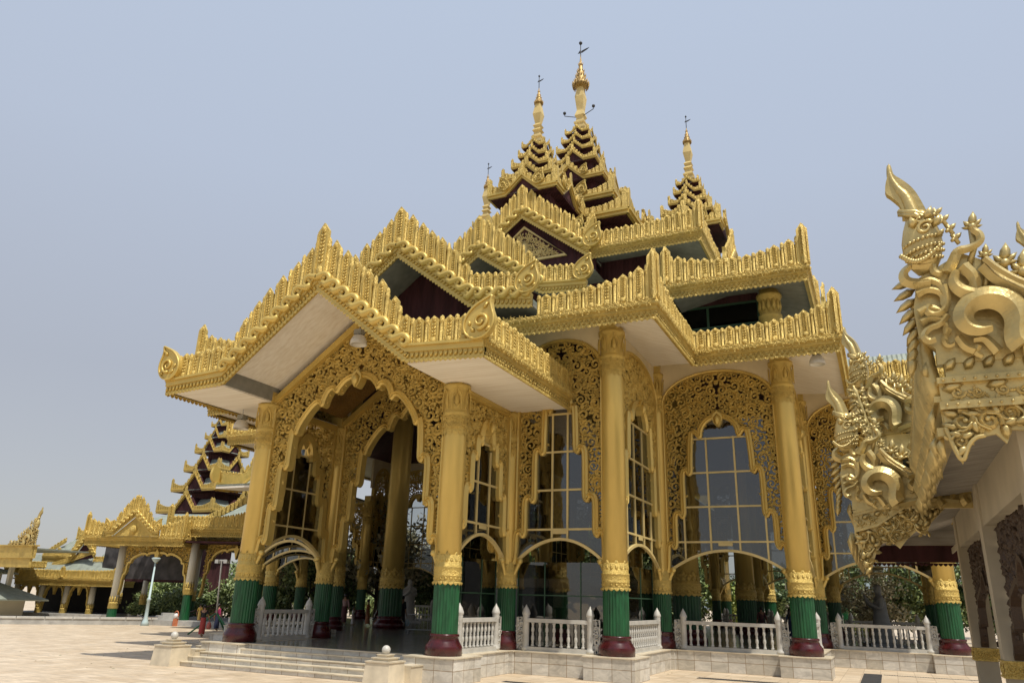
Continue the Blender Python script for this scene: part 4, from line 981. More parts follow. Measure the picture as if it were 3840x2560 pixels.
# cross gables between the sub spires and the main tower
for k, (dx, dy) in enumerate(((1, 0), (0, 1), (-1, 0), (0, -1))):
    nx, ny = dy, -dx
    o = MB(); fr = frw((CX+nx*5.6, CY+ny*5.6, 0), (dx, dy)); o.add(box(-2.6, 2.6, -3.2, 2.5, 21.5, 23.3), fr); o.add(prism([(-2.6, 23.3), (2.6, 23.3), (0, 25.3)], -3.2, 3), fr); obj('tower_block', o, 'maroon', pav)
    for sg in (-1, 1):   # side facing gables
        c_ = fr@np.array([sg*2.75, 0, 0, 1]); uxx = np.array([nx, ny])*(-sg)
        rake((c_[0], c_[1], 0), tuple(-uxx) if sg < 0 else tuple(-uxx), [(-3.2, 22.6), (-1.7, 22.6), (0, 24.2), (1.7, 22.6), (3.2, 22.6)], .62, lod=1, apex_h=1.1, hb=.4, pitch=.36, wf=.24, curl_h=1.1, name='side_gable')
    rake(tuple((fr@np.array([0, -3.3, 0, 1]))[:3]), (dx, dy), [(-3.1, 22.3), (-1.7, 22.3), (0, 23.9), (1.7, 22.3), (3.1, 22.3)], .62, lod=1, apex_h=1.2, hb=.4, pitch=.36, wf=.24, name='front_gable')
# ------------------------------------------------------------------ naga roof finial
def naga_parts():
    """facing -u, base along u 0..3.4 at v 0, about 3.2 high; relief in the u-v plane, front towards -y"""
    k = 1/324.0; p = lambda x, y: ((x-700)*k, (1110-y)*k); d = {}
    h = MB()
    R_ = chaikin([p(425, 80), p(447, 145), p(495, 185), p(545, 240), p(580, 305), p(630, 415)], 2); L_ = chaikin([p(510, 385), p(500, 320), p(455, 268), p(424, 240), p(421, 190), p(430, 140), p(425, 80)], 1)
    h.add(prism([tuple(q) for q in R_]+[tuple(q) for q in L_], -.05, .07)); mid = chaikin([p(427, 90), p(440, 160), p(475, 225), p(520, 280), p(560, 390)], 2)
    h.add(tube([(q[0], -.03, q[1]) for q in mid], [.02+.11*i/len(mid) for i in range(len(mid))], 4, .8)); d['horn'] = (h, 'gold_naga')
    hd = MB()
    V, Fc, sm = lathe([(.02, -.42), (.16, -.40), (.28, -.27), (.345, -.08), (.34, .06), (.28, .22), (.2, .36), (.13, .42)], 22); V = V.copy(); V[:, 1] *= .6; V[:, 0] *= .74; V[:, 2] *= 1.18
    c = p(600, 520); a = .22; W_ = V.copy(); W_[:, 0] = V[:, 0]*cos(a)-V[:, 2]*sin(a)+c[0]; W_[:, 2] = V[:, 0]*sin(a)+V[:, 2]*cos(a)+c[1]; hd.add((W_, Fc, True))
    for j, (dy, n) in enumerate(((-.34, 9), (-.25, 11), (-.16, 12), (-.02, 11))):      # rows of scales
        for i in range(n):
            t = -1.15+2.3*i/(n-1); rr_ = (.22, .25, .265, .255)[j]; x = rr_*sin(t); y = -.85*rr_*cos(t); X_, Z_ = x*cos(a)-dy*sin(a)+c[0], x*sin(a)+dy*cos(a)+c[1]
            hd.add(ball(.028, X_, y, Z_, 6, 4))
    s_, P = spiral(.17, 1.3, 0, 1, .2, 16, 6, 1.2); addmb(hd, s_, rot2(.6, .8, c[0]+.02, c[1]+.14, -.2)); s_, P = spiral(.11, 1.2, 0, -1, .22, 14, 6, 1.2); addmb(hd, s_, rot2(2.0, .8, c[0]-.06, c[1]+.30, -.16))
    for q0, q1, q2 in (((492, 345), (560, 385), (640, 420)), ((495, 360), (560, 398), (632, 436))): hd.add(tube([(p(*q0)[0], -.02, p(*q0)[1]), (p(*q1)[0], -.17, p(*q1)[1]), (p(*q2)[0], -.05, p(*q2)[1])], .04, 6))
    for i in range(16):
        t = i/15; q = p(520+150*t, 595+55*sin(pi*t)-25*t); hd.add(ball(.036, q[0], -.16-.06*sin(pi*t), q[1], 6, 4))
    for (x0, y0, an, sz_) in ((565, 470, 1.9, .22), (605, 440, 1.3, .24), (640, 480, 1.2, .22), (655, 530, .9, .16)):
        q = p(x0, y0); hd.add(DROP, rot2(an, sz_, q[0], q[1], -.17, .25))
    d['head'] = (hd, 'gold_naga')
    nk = MB()
    def tb(pts, r0_, r1_, y=-.1, fl=1.0, it=2, rm=None):
        C_ = chaikin([p(*q) for q in pts], it); n = len(C_); t = np.linspace(0, 1, n); R2 = r0_+(r1_-r0_)*t if rm is None else np.interp(t, [0, .5, 1], [r0_, rm, r1_])
        nk.add(tube([(x_, y, z_) for x_, z_ in C_], R2*.94, 4, fl*.95, smooth=False))
    tb([(560, 640), (530, 670), (545, 715), (600, 735), (650, 735)], .05, .10); tb([(650, 650), (660, 690), (690, 700), (692, 680)], .05, .05); tb([(570, 640), (610, 650), (650, 645)], .06, .05)
    for i, (x0, y0, w_) in enumerate(((640, 745, 1), (650, 790, .9), (660, 880, .8), (672, 925, .8))): tb([(x0-60*w_, y0-5), (x0-10, y0-28), (x0+50, y0), (x0+62*w_, y0+60)], .07, .03, -.12)
    tb([(700, 760), (720, 830), (712, 880), (670, 895), (640, 870), (655, 845)], .06, .05, -.14); tb([(725, 900), (700, 940), (655, 950), (635, 985), (660, 1015), (685, 1005)], .05, .05, -.14)
    tb([(735, 960), (715, 1000), (735, 1040), (760, 1030)], .05, .03, -.1)
    nk.add(prism([tuple(q) for q in [p(590, 700), p(760, 600), p(870, 660), p(1010, 780), p(1140, 860), p(1400, 980), p(1800, 1060), p(1800, 1110), p(700, 1110), p(690, 1040), p(620, 980), p(590, 850)]], -.02, .14))
    # body scroll
    tb([(745, 700), (735, 760), (790, 815), (860, 825), (930, 850), (990, 910), (1010, 980), (1000, 1050)], .05, .09, -.16, 1, 2, .13)
    tb([(770, 680), (820, 740), (830, 800)], .09, .06, -.14); tb([(850, 690), (900, 760), (960, 800), (1060, 870), (1130, 890)], .09, .06, -.14); tb([(850, 670), (905, 730), (985, 795), (1080, 850)], .045, .04, -.24)
    tb([(895, 985), (850, 995), (800, 970), (778, 915), (810, 860), (880, 845), (950, 880), (990, 950), (985, 1040), (1010, 1075)], .06, .16, -.22, .9, 2, .17)
    tb([(770, 1000), (800, 1050), (840, 1070)], .05, .06); tb([(830, 1020), (870, 1015), (900, 1050), (925, 1085)], .05, .07); tb([(850, 1050), (840, 1080), (870, 1100)], .05, .03)
    tb([(1060, 880), (1120, 860), (1190, 900), (1180, 960), (1110, 975), (1060, 930), (1090, 900)], .12, .06, -.16); tb([(1010, 1080), (1100, 1060), (1250, 1040), (1400, 1060)], .1, .06, -.1)
    for x0 in (1300, 1450, 1600): tb([(x0, 1090), (x0-40, 1030), (x0, 980), (x0+60, 1000), (x0+50, 1050)], .1, .05, -.12)
    # small bird figure with a flower crown
    tb([(712, 700), (735, 640), (745, 600), (790, 600), (835, 575), (830, 535), (800, 510), (795, 480)], .09, .04, -.12, 1, 2, .06)
    for (x0, y0, s0) in ((797, 465, .16), (930, 660, .2), (1000, 710, .22), (1095, 750, .24), (855, 610, .12), (1200, 800, .2), (1310, 860, .2)):
        q = p(x0, y0+30)
        for an, ss in ((pi/2, 1.5), (pi/2+.75, 1), (pi/2-.75, 1), (pi/2+1.4, .8), (pi/2-1.4, .8)): nk.add(DROP, rot2(an, s0*ss*1.05, q[0], q[1], -.08, s0*.8)@np.diag([1, 1, .8, 1.0]))
        nk.add(ball(s0*.32, q[0], -.12, q[1], 7, 5)); nk.add(tube([(q[0], -.05, q[1]), (q[0]+.05, -.05, q[1]-.3), (q[0], -.02, q[1]-.55)], .045, 5))
    for (x0, y0) in ((640, 400), (670, 440), (700, 490), (725, 540)):
        q = p(x0, y0); nk.add(DROP, rot2(.8, .15, q[0], q[1], -.06, .12)); nk.add(ball(.032, q[0], -.08, q[1], 6, 4)); nk.add(tube([(q[0]-.02, -.06, q[1]+.1), (q[0]+.08, -.06, q[1]-.06)], .028, 5))
    # ribs standing out along the front edge
    for i in range(9):
        q = p(600-6*abs(i-5), 690+i*45); nk.add(drop(.32, .14, .1), rot2(radians(200+i*9), 1, q[0]+.05, q[1], .05, 1))
    d['neck'] = (nk, 'gold_naga')
    return d
NP = naga_parts()
for mb, m in NP.values():
    for V in mb.V: V[:, 0] += .2*V[:, 2]      # the finial leans inwards over its base
NG = {n: mb.mesh('naga_'+n, m) for n, (mb, m) in NP.items()}
def naga(parent, loc, rz=0, s=1.0, flip=1):
    o = link('naga_finial', NG['neck'], parent, loc, rz, (s*flip, s, s))
    link('head', NG['head'], o); link('horn', NG['horn'], o)
    return o

# ------------------------------------------------------------------ right gallery, close to the camera
gal = empty('gallery', (0, 0, 0), label='cream gallery building close at the right edge with square posts and golden serpent roof finials', cat='gallery')
PX = 1.98                                   # centre line of the near row of posts
def sqpost(x, y, z1, parent, w=.24):
    o = obj('post', MB().add(box(-w, w, -w, w, 1.6, z1)), 'cream_shaded', parent, loc=(x, y, 0))
    obj('post_foot', MB().add(box(-w*.93, w*.93, -w*.93, w*.93, .0, 1.35)), 'cream_shaded', o)
    b = MB().add(box(-w-.02, w+.02, -w-.02, w+.02, 1.35, 1.6)).add(box(-w-.045, w+.045, -w-.045, w+.045, 1.33, 1.36)).add(box(-w-.045, w+.045, -w-.045, w+.045, 1.59, 1.62))
    for k in range(4):
        fr = np.eye(4); a = k*pi/2; fr[:2, :2] = [[cos(a), -sin(a)], [sin(a), cos(a)]]
        for j in range(3): b.add(SPIR[j], fr@rot2(j*2.2, .085, -.15+.15*j, 1.475, -w-.03, .05))
    obj('carved_band', b, 'gold_relief', o); return o
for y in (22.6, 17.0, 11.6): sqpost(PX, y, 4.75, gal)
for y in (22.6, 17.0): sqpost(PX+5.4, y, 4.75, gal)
bm = MB()
for y0, y1 in ((17.24, 22.36), (11.84, 16.76)): bm.add(box(PX-.2, PX+.2, y0, y1, 3.95, 4.74)); bm.add(box(PX+5.2, PX+5.6, y0, y1, 3.95, 4.74))
bm.add(box(PX+.24, PX+5.16, 22.4, 22.8, 3.95, 4.74)); bm.add(box(PX-.21, PX-.19, 22.84, 25, 3.95, 4.1))
obj('wall_beam', bm, 'cream_shaded', gal)
def gal_screen(L, z1, z0, seed, drop_=1.2):
    a = L/2; half = [(0, z1-.75), (.22, z1-.8), (.4, z1-1.0), (.45, z1-1.15), (.6, z1-1.05), (.85, z1-1.1), (a-.72, z1-1.3), (a-.7, z1-1.75), (a-.62, z1-1.85), (a-.5, z1-1.75), (a-.36, z1-1.85), (a-.3, z0+.5), (a-.2, z0+.15), (a-.02, z0)]
    sm = chaikin(half, 1); reg = [tuple(q) for q in sm]+[(a, z1), (0, z1)]
    sc = scrollwork(reg, radii=(.22, .15, .1, .07), seed=seed, mirror=0.0, N=3500)
    full = np.concatenate([[(-q[0], q[1]) for q in sm[::-1]], sm[1:]]); b = MB().add(sweep2(full, [(-.02, .07), (-.02, -.09), (.08, -.09), (.08, .07)])); return sc, b
for y in (19.8, 14.3):
    sc, b = gal_screen(5.1 if y > 19 else 4.9, 3.95, 1.65, 31); o = obj('carved_screen', sc, 'wood_carved', gal, loc=(PX, y, 0), rot=-pi/2); obj('screen_border', b, 'wood_carved', o)
sc, b = gal_screen(4.9, 3.95, 1.65, 32); o = obj('carved_screen', sc, 'wood_carved', gal, loc=(PX+2.7, 22.6, 0), rot=0); obj('screen_border', b, 'wood_carved', o)
# upper roof with its front fascia, hanging fringe and left eave
EX, EY = .93, 11.0
fa = MB(); fr = frw((EX, EY, 0), (1, 0)); L = 6.2
fa.add(box(0, L, -.04, .2, 4.98, 5.22), fr).add(box(-.03, L, -.10, .2, 4.88, 4.98), fr).add(box(-.02, L, -.12, .2, 5.22, 5.30), fr).add(box(.1, L, -.02, .18, 5.30, 5.52), fr)
for i in range(int(L/.5)): fa.add(SPIR[i % 6], fr@rot2(i*1.7, .1, .2+i*.5, 5.10, -.06, .07)).add(SPIR[(i+2) % 6], fr@rot2(i*2.7, .085, .42+i*.5, 5.08, -.06, .07)).add(DROP, fr@rot2(.2, .26, .02+i*.5, 5.15, -.06, .2))
for i in range(int(L/.12)): fa.add(ball(.02, .05+i*.12, -.14, 5.26, 6, 4), fr).add(ball(.018, .05+i*.12, -.12, 4.93, 6, 4), fr)
for i in range(int(L/.22)): fa.add(DROP, fr@rot2(.9, .22, .1+i*.22, 5.40, -.05, .15))
obj('front_fascia', fa, 'gold_naga', gal)
def hang_fringe(fr, L, z, deep, spike, seed, big=True):
    """carved valance hanging from z: a long corner spike then scallops"""
    m = MB(); x = 0.0; out = [(0, z), (0, z-.25), (.06, z-spike*.75), (.13, z-spike), (.2, z-spike*.72), (.3, z-spike*.55), (.42, z-deep*.9)]; x = .42
    k = 0
    while x < L-.3:
        w = .5; out += [(x+w*.25, z-deep*.85), (x+w*.45, z-deep*1.15), (x+w*.6, z-deep*.75), (x+w, z-deep*.8)]; x += w; k += 1
    out += [(L, z-deep*.6), (L, z)]
    m.add(prism(out, .0, .06), fr)
    rg = out; sc = scrollwork(rg, radii=(.16, .11, .07), seed=seed, N=int(1500*L), depth=.9); addmb(m, sc, fr@T(0, -.03, 0))
    m.add(tube([(q[0], -.04, q[1]) for q in chaikin(out[1:7], 2)], .03, 5), fr); return m
obj('hanging_fringe', hang_fringe(frw((EX, EY, 0), (1, 0)), L, 4.90, .42, .72, 5), 'gold_naga', gal)
# left eave running back
le = MB(); fl = frw((EX, 18.4, 0), (0, -1)); LL = 7.4
le.add(box(0, LL-.05, -.02, .12, 4.62, 5.0), fl).add(box(0, LL, -.10, .12, 4.55, 4.66), fl).add(box(0, LL, -.08, .12, 5.0, 5.08), fl)
for i in range(int(LL/.11)):
    u = i*.11; hh = .3+.14*((i*7) % 5)/4; le.add(drop(hh, .12, .1), fl@rot2(-pi/2+.15*((i*3) % 3-1), 1, u, 4.6, -.03-.04*(i % 3), 1))
    le.add(drop(.3+.1*((i*5) % 4)/3, .12, .1), fl@rot2(-pi/2+.3*((i*5) % 3-1), 1, u+.03, 4.95, -.10, 1)); 
    if i % 2: le.add(drop(.3, .13, .12), fl@rot2(pi/2+.25*((i*5) % 3-1), 1, u, 5.05, -.02, 1))
for i in range(46):
    u = .3+i*.155; hh = .45+1.5*(u/LL)**2.2+.5*max(0, 1-u/1.6); q_ = sin(i*2.3)
    le.add(tube(chaikin([(u, -.02, 5.05), (u+.05*q_, -.12, 5.05+hh*.35), (u-.05, -.02, 5.05+hh*.7), (u-.12, .06+.05*q_, 5.05+hh)], 1), [.05, .07, .075, .07, .05, .04, .02, .01][:len(chaikin([(0, 0, 0)]*4, 1))] if len(chaikin([(0, 0, 0)]*4, 1)) <= 8 else .05, 5, 1.5), fl)
    for j in range(3): le.add(drop(.26, .12, .09), fl@rot2(radians(60+60*(j % 2)), 1, u, 5.1+hh*.25*(j+.5), -.1, 1))
obj('left_eave', le, 'gold_naga', gal)
rf = MB().add(unit([(EX, EY, 5.05), (EX, 18.4, 5.05), (EX+3.3, 18.4, 6.6), (EX+3.3, EY, 6.6)], [(0, 1, 2, 3)])).add(unit([(EX+6.6, EY, 5.05), (EX+6.6, 18.4, 5.05), (EX+3.3, 18.4, 6.6), (EX+3.3, EY, 6.6)], [(0, 3, 2, 1)]))
rf.add(unit([(-.45, 18, 4.75), (-.45, 25, 4.75), (1.9, 25, 6.3), (1.9, 18, 6.3)], [(0, 1, 2, 3)])).add(unit([(6, 18, 4.75), (6, 25, 4.75), (1.9, 25, 6.3), (1.9, 18, 6.3)], [(0, 3, 2, 1)]))
obj('roof', rf, 'roof', gal)
sf = MB().add(unit([(EX+.05, EY+.1, 4.62), (EX+.05, 18.4, 4.62), (PX-.1, 18.4, 4.74), (PX-.1, EY+.1, 4.74)], [(0, 3, 2, 1)])).add(box(PX-.1, PX+5.5, EY+.1, 22.6, 4.742, 4.79))
sf.add(unit([(-.42, 18.1, 4.02), (-.42, 25, 4.02), (PX-.15, 25, 4.72), (PX-.15, 18.1, 4.72)], [(0, 3, 2, 1)]))
obj('soffit', sf, 'plank_grey', gal)
gw = MB().add(prism([(EX+.3, 4.8), (EX+6.3, 4.8), (EX+3.3, 6.5)], 18.3, 18.4)); obj('gable_wall', gw, 'cream_shaded', gal)
# lower gable facing the court
lp = [(-.46, 4.0), (-.02, 4.12), (1.35, 5.0), (1.9, 5.5), (3.8, 4.2), (4.3, 4.1)]; lg = MB(); fr = frw((0, 18.0, 0), (1, 0)); U = [q[0] for q in lp]
for (a_, b_, y0, y1) in ((0.0, .28, -.03, .1), (.28, .34, -.07, .1), (.34, .40, -.09, .1), (-.05, 0, -.08, .1)):
    for q0, q1 in zip(lp[:-1], lp[1:]): lg.add(prism([(q0[0], q0[1]+a_), (q1[0], q1[1]+a_), (q1[0], q1[1]+b_), (q0[0], q0[1]+b_)], y0, y1), fr)
for i in range(9):
    u = -.35+i*.24; z = float(np.interp(u, U, [q[1] for q in lp])); lg.add(SPIR[i % 6], fr@rot2(i*1.9, .095, u, z+.14, -.05, .07)); lg.add(DROP, fr@rot2(.5, .2, u+.04, z+.2, -.05, .15))
obj('lower_gable', lg, 'gold_naga', gal)
hg_ = MB(); zl = lambda u: float(np.interp(u, U, [q[1] for q in lp]))
out = [(-.46, 4.0), (-.44, 3.6), (-.36, 3.2), (-.30, 3.02), (-.22, 3.25), (-.1, 3.55), (.02, 3.72), (.2, 3.78), (.35, 3.62), (.5, 3.8), (.7, 3.98), (.85, 3.88), (1.0, 4.15), (1.3, 4.45), (1.35, 4.98), (-.02, 4.1)]
hg_.add(prism(out, .0, .06), fr); addmb(hg_, scrollwork(out, radii=(.16, .11, .07), seed=8, N=2500), fr@T(0, -.03, 0)); obj('hanging_fringe', hg_, 'gold_naga', gal)
ls = MB(); fl2 = frw((-.46, 25, 0), (0, -1))
ls.add(box(0, 7.0, -.02, .08, 3.9, 4.35), fl2)
for i in range(60): ls.add(drop(.35+.3*((i*7) % 5)/4, .14, .1), fl2@rot2(-pi/2+.12*((i*3) % 3-1), 1, i*.117, 4.0, -.03-.03*(i % 3), 1)); ls.add(drop(.3, .13, .1), fl2@rot2(pi/2, 1, i*.117, 4.3, -.03, 1))
obj('left_eave', ls, 'gold_naga', gal)
bk = MB(); fb_ = frw((0, 25.0, 0), (1, 0)); bk.add(box(-.4, PX+3, -.03, .05, 3.72, 4.18), fb_); fringe(bk, fb_, -.4, PX+3, 3.68, .12, .09, 0, lumps=False); obj('back_board', bk, 'maroon', gal)
obj('back_wall', MB().add(box(.1, PX+3, 24.9, 24.96, 4.18, 4.75)), 'plank_grey', gal)
naga(gal, (EX+.02, EY-.02, 5.5), s=.98); naga(gal, (-.47, 17.95, 4.42), s=.92)
naga(gal, (-.05, 20.6, 6.5), rz=radians(-28), s=.95); obj('finial_block', MB().add(box(-.0, 1.6, 20.5, 20.9, 4.8, 6.52)), 'gold_naga', gal)
naga(gal, (2.6, 12.6, 6.15), s=.62); obj('finial_block', MB().add(box(2.6, 4.6, 12.5, 12.8, 5.5, 6.17)), 'gold_naga', gal)
rb = MB()   # bent iron ribs leaning behind the lower finial
for i, (x, z0, z1) in enumerate(((.18, 4.9, 7.6), (.30, 4.8, 7.4), (.42, 4.7, 7.0))): rb.add(tube(chaikin([(x-.35, 19.6+i*.3, z1), (x-.2, 19.6+i*.3, z1-.7), (x-.05, 19.5+i*.3, z0+.8), (x+.25, 19.4+i*.3, z0)], 2), [.03]*2+[.07]*10+[.05]*(len(chaikin([(0, 0, 0)]*4, 2))-12) if len(chaikin([(0, 0, 0)]*4, 2)) >= 12 else .06, 6))
for i in range(40):
    t = i/40; x = -.15+.55*t; z = 7.4-2.4*t; rb.add(drop(.22, .09, .08), T(0, 19.5, 0)@rot2(radians(150+40*sin(i*1.7)), 1, x, z, 0, 1)); rb.add(drop(.2, .09, .08), T(0, 19.6, 0)@rot2(radians(20+40*sin(i*2.1)), 1, x+.06, z, 0, 1))
obj('roof_ribs', rb, 'gold_naga', gal)

# ------------------------------------------------------------------ galleries on the far left
hall = empty('gallery_hall', (0, 0, 0), label='distant gilded entrance hall with two cream columns and a small crested gable', cat='hall')
GY = 41.0
def gcol(x, y, z0, z1, parent, R=.36, green=True):
    c = obj('column', MB().add(lathe([(R, z0), (R*.92, z1)], 20)), 'cream_post', parent, loc=(x, y, 0))
    if green: obj('green_shaft', MB().add(lathe([(R*1.15, .1), (R*1.15, .2), (R*1.05, .25), (R*1.04, z0+.02)], 36, mod=lambda r, z, i, n: r*(1-.04*(i % 3 == 0)), smooth=False)), 'green', c)
    cb = MB().add(lathe([(R*1.05, z0-.05), (R*1.16, z0), (R*1.12, z0+.3), (R*1.18, z0+.32), (R*1.04, z0+.4)], 20))
    for i in range(10):
        a = 2*pi*i/10; fr = np.array([[-sin(a), -cos(a), 0, R*1.02*cos(a)], [cos(a), -sin(a), 0, R*1.02*sin(a)], [0, 0, 1, 0], [0, 0, 0, 1]]); cb.add(DROP, fr@np.array([[0, 0, .4, 0], [0, .12, 0, 0], [.55, 0, 0, z0+.3], [0, 0, 0, 1]]))
    obj('collar', cb, 'gold_relief', c); return c
def gbay(x0, x1, y, z0, z1, parent, seed, rot=0, side=.9):
    Wd = x1-x0; a = Wd/2-.3; s = side; h = z1-z0
    half = [(0, z1-.18*h), (.25*a, z1-.19*h), (.3*a, z1-.24*h), (.36*a, z1-.2*h), (.5*a, z1-.21*h), (a-s, z1-.3*h), (a-s*.95, z1-.38*h), (a-s*.6, z1-.38*h), (a-s*.58, z0+.42*h), (a-s*.25, z0+.38*h), (a-s*.22, z0+.12*h), (a-.02, z0)]
    sm = chaikin(half, 1); reg = [tuple(q) for q in sm]+[(a, z1), (0, z1)]
    sc = scrollwork(reg, radii=(.27, .19, .13, .09), seed=seed, mirror=0.0, N=3500); b = MB().add(sweep2(np.concatenate([[(-q[0], q[1]) for q in sm[::-1]], sm[1:]]), [(-.03, .12), (-.03, -.14), (.12, -.14), (.12, .12)]))
    b.add(prism([(0, half[0][1]+.3), (.25, half[0][1]), (0, half[0][1]-.7), (-.25, half[0][1])], -.2, .1))
    o = obj('carved_screen', sc, 'gold_relief', parent, loc=((x0+x1)/2, y, 0), rot=rot); obj('arch_border', b, 'gold', o)
for x in (-52.7, -45.0): gcol(x, GY, 1.0 if x < -50 else 2.1, 5.6, hall)
for x in (-52.7, -45.0): gcol(x+2.2, GY+7, 1.6, 5.6, hall)
gbay(-52.7, -45.0, GY, 1.9, 5.5, hall, 41); gcol(-37.6, GY+1.5, 1.9, 6, hall); gbay(-44.9, -37.7, GY+1.0, 1.9, 6.0, hall, 42)
eave([(-55.9, GY+7), (-55.9, GY-1.2), (-45.4, GY-1.2), (-45.4, GY+7)], 5.35, closed=False, hmin=.75, hmax=1.75, parent=hall, riselen=4, skip=lambda p, q: [(0.0, 2.5), (8.0, 10.5)] if abs(q[0]-p[0]) > 9 and abs(q[1]-p[1]) < .1 else None)
rake((-50.6, GY-1.5, 0), (1, 0), [(-2.8, 5.95), (-2.1, 6.0), (0, 7.35), (2.1, 6.0), (2.8, 5.95)], .8, apex_h=1.3, hb=.4, parent=hall, curl_h=1.2)
obj('pediment', MB().add(prism([(-2.1, 5.95), (2.1, 5.95), (0, 7.3)], 0, .1), frw((-50.6, GY-1.4, 0), (1, 0))).add(ball(.35, -50.6, GY-1.4, 6.4, 10, 6)), 'gold_carved', hall)
eave([(-47.9, GY-.4), (-39.6, GY-.4), (-39.6, GY+9)], 6.1, closed=False, hmin=.85, hmax=1.6, parent=hall, riselen=3.5)
big = MB(); big_board(big, frw((-47.9, GY-.4, 0), (1, 0)), .1, 6.7, 1.7, .6); obj('corner_board', big, 'gold_relief', hall)
obj('roof', MB().add(unit([(-47.9, GY, 6.6), (-39.4, GY, 6.6), (-39.4, GY+8, 9.6), (-46, GY+8, 9.6)], [(0, 1, 2, 3)])).add(unit([(-55.7, GY-1, 5.9), (-45.5, GY-1, 5.9), (-47, GY+6, 8.3), (-54, GY+6, 8.3)], [(0, 1, 2, 3)])), 'roof', hall)
obj('ceiling', MB().add(box(-55.5, -37.5, GY-1, GY+9, 5.6, 5.7)), 'maroon', hall)
obj('mural', MB().add(box(-61.5, -50.5, GY+6.5, GY+6.6, 3.1, 5.6)), 'mural', hall); obj('mural_frame', MB().add(box(-61.7, -50.3, GY+6.48, GY+6.62, 2.9, 3.1)), 'maroon', hall)  # mural panel widened; its dark colour also stands in for shade inside the hall
for x in (-58.5, -55.5): gcol(x, GY+6.2, 1.2, 3.0, hall, .28, False)
obj('base', MB().add(box(-53.6, -36.5, GY-1.2, GY+8, 0, .35)), 'concrete', hall)
rk = MB(); ridge = frw((-47.9, GY+1.5, 0), (1, 0)); crest_line(rk, ridge, 1.3, 8.2, lambda u: 6.7+.36*(u-1), lambda u: .62, .42, .26, 1); obj('ridge_crest', rk, 'gold_carved', hall)
low = empty('low_gallery', (0, 0, 0), label='long low gallery with green tiled roofs and gold crests at the far left', cat='gallery')
def row(x0, x1, y, z, s, hm, hx, back=None):
    p_ = [(x0, y), (x1, y)] + ([(x1, y+back)] if back else [])
    return eave(p_, z, closed=False, s=s, hmin=hm, hmax=hx, parent=low, lod=0, pitch=.42, wf=.26, riselen=2.2)
row(-64.7, -52.9, 40.8, 2.48, .8, .72, .95, 3)
row(-57.4, -52.2, 42.6, 3.98, .7, .45, .8); row(-63.6, -59.6, 42.4, 4.32, .7, .42, .85); row(-67.5, -62.4, 41.9, 3.4, .7, .5, .9)
for x in (-65, -61.9, -58.9, -55.8): gcol(x, GY+.6, .3, 2.7, low, .3, False)
for x in (-65, -61.9, -58.9): gbay(x+.02, x+3.05, GY+.6, .9, 2.75, low, 50, side=.35)
def slab(x0, x1, y0, z0, x2, x3, y1, z1): return unit([(x0, y0, z0), (x1, y0, z0), (x3, y1, z1), (x2, y1, z1)], [(0, 1, 2, 3)])
obj('roof', MB().add(slab(-64.6, -52.9, 40.95, 2.95, -62.5, -51, 42.9, 4.75)).add(slab(-57.4, -52, 42.7, 4.35, -56.4, -51, 44.2, 5.9)).add(slab(-63.6, -59.2, 42.5, 4.7, -61.8, -57.9, 44.3, 6.3)).add(slab(-67.5, -62.3, 42, 3.8, -66, -62, 43, 4.9)), 'roof', low)
def small_crest(x0, x1, y, z0, z1, h, name, sag=0.0):
    m = MB(); fr = frw((x0, y, 0), (1, 0)); L = x1-x0; m.add(prism([(0, z0-.14), (L, z1-.14), (L, z1), (0, z0)], -.03, .1), fr)
    crest_line(m, fr, 0, L, lambda u: z0+(z1-z0)*u/L, lambda u: h+sag*(2*u/L-1)**2+.6*sag*max(0, 1-abs(u-L/2)/.7), .36, .24, 0); return obj(name, m, 'gold_relief', low)
small_crest(-61.7, -57.9, 44.3, 6.3, 6.3, .4, 'ridge_crest', .75); small_crest(-62.0, -57.2, 42.2, 3.9, 5.15, .32, 'hip_crest'); small_crest(-64.4, -62.0, 43.3, 4.9, 6.1, .28, 'hip_crest'); small_crest(-56.9, -53.5, 43.6, 5.3, 6.6, .3, 'hip_crest')
for (x, y, z, s) in ((-61.6, 42.3, 4.75, .8), (-55.0, 42.5, 4.4, .8), (-59.0, 40.7, 3.0, 1.0), (-64.4, 41.8, 3.9, .8), (-64.5, 40.7, 3.0, .9)):
    b = MB(); big_board(b, frw((x, y, 0), (1, 0)), 0, z, .95*s, .5*s, 0); obj('crest_leaf', b, 'gold', low)
rake((-58.3, 42.0, 0), (1, 0), [(-1.6, 4.3), (0, 6.0), (1.5, 4.7)], .72, apex_h=1.15, hb=.32, parent=low, curls=False, pitch=.38, wf=.25)
obj('gable_wall', MB().add(prism([(-59.8, 4.4), (-56.9, 4.7), (-58.3, 6.1)], 42.2, 42.3)), 'maroon', low)
obj('ceiling', MB().add(box(-66, -53.1, GY+.1, GY+4.4, 2.85, 2.95)), 'maroon', low); obj('base', MB().add(box(-67, -53.6, GY-.2, GY+5, 0, .3)), 'concrete', low); obj('back_wall', MB().add(box(-66, -52.5, 45.2, 45.3, .3, 3.0)), 'black', low)  # back wall is a near-black sheet standing in for shade inside the gallery
ngr = empty('serpent_roof', (0, 0, 0), label='gold gallery roof corner with a rearing serpent finial at the far left edge', cat='roof')
obj('fascia', MB().add(box(-70, -56.9, 36.2, 36.6, 4.25, 5.1)).add(box(-70, -56.8, 36.1, 36.7, 5.1, 5.2)).add(box(-70, -57.0, 36.3, 36.5, 3.6, 4.25)), 'gold_carved', ngr)
obj('roof', MB().add(box(-70, -57.2, 36.5, 41, 4.9, 5.0)), 'roof', ngr); obj('post', MB().add(box(-62.6, -62.3, 38.4, 38.7, 0, 4.3)), 'cream_post', ngr)
naga(ngr, (-56.9, 36.2, 5.15), s=.86, flip=-1)
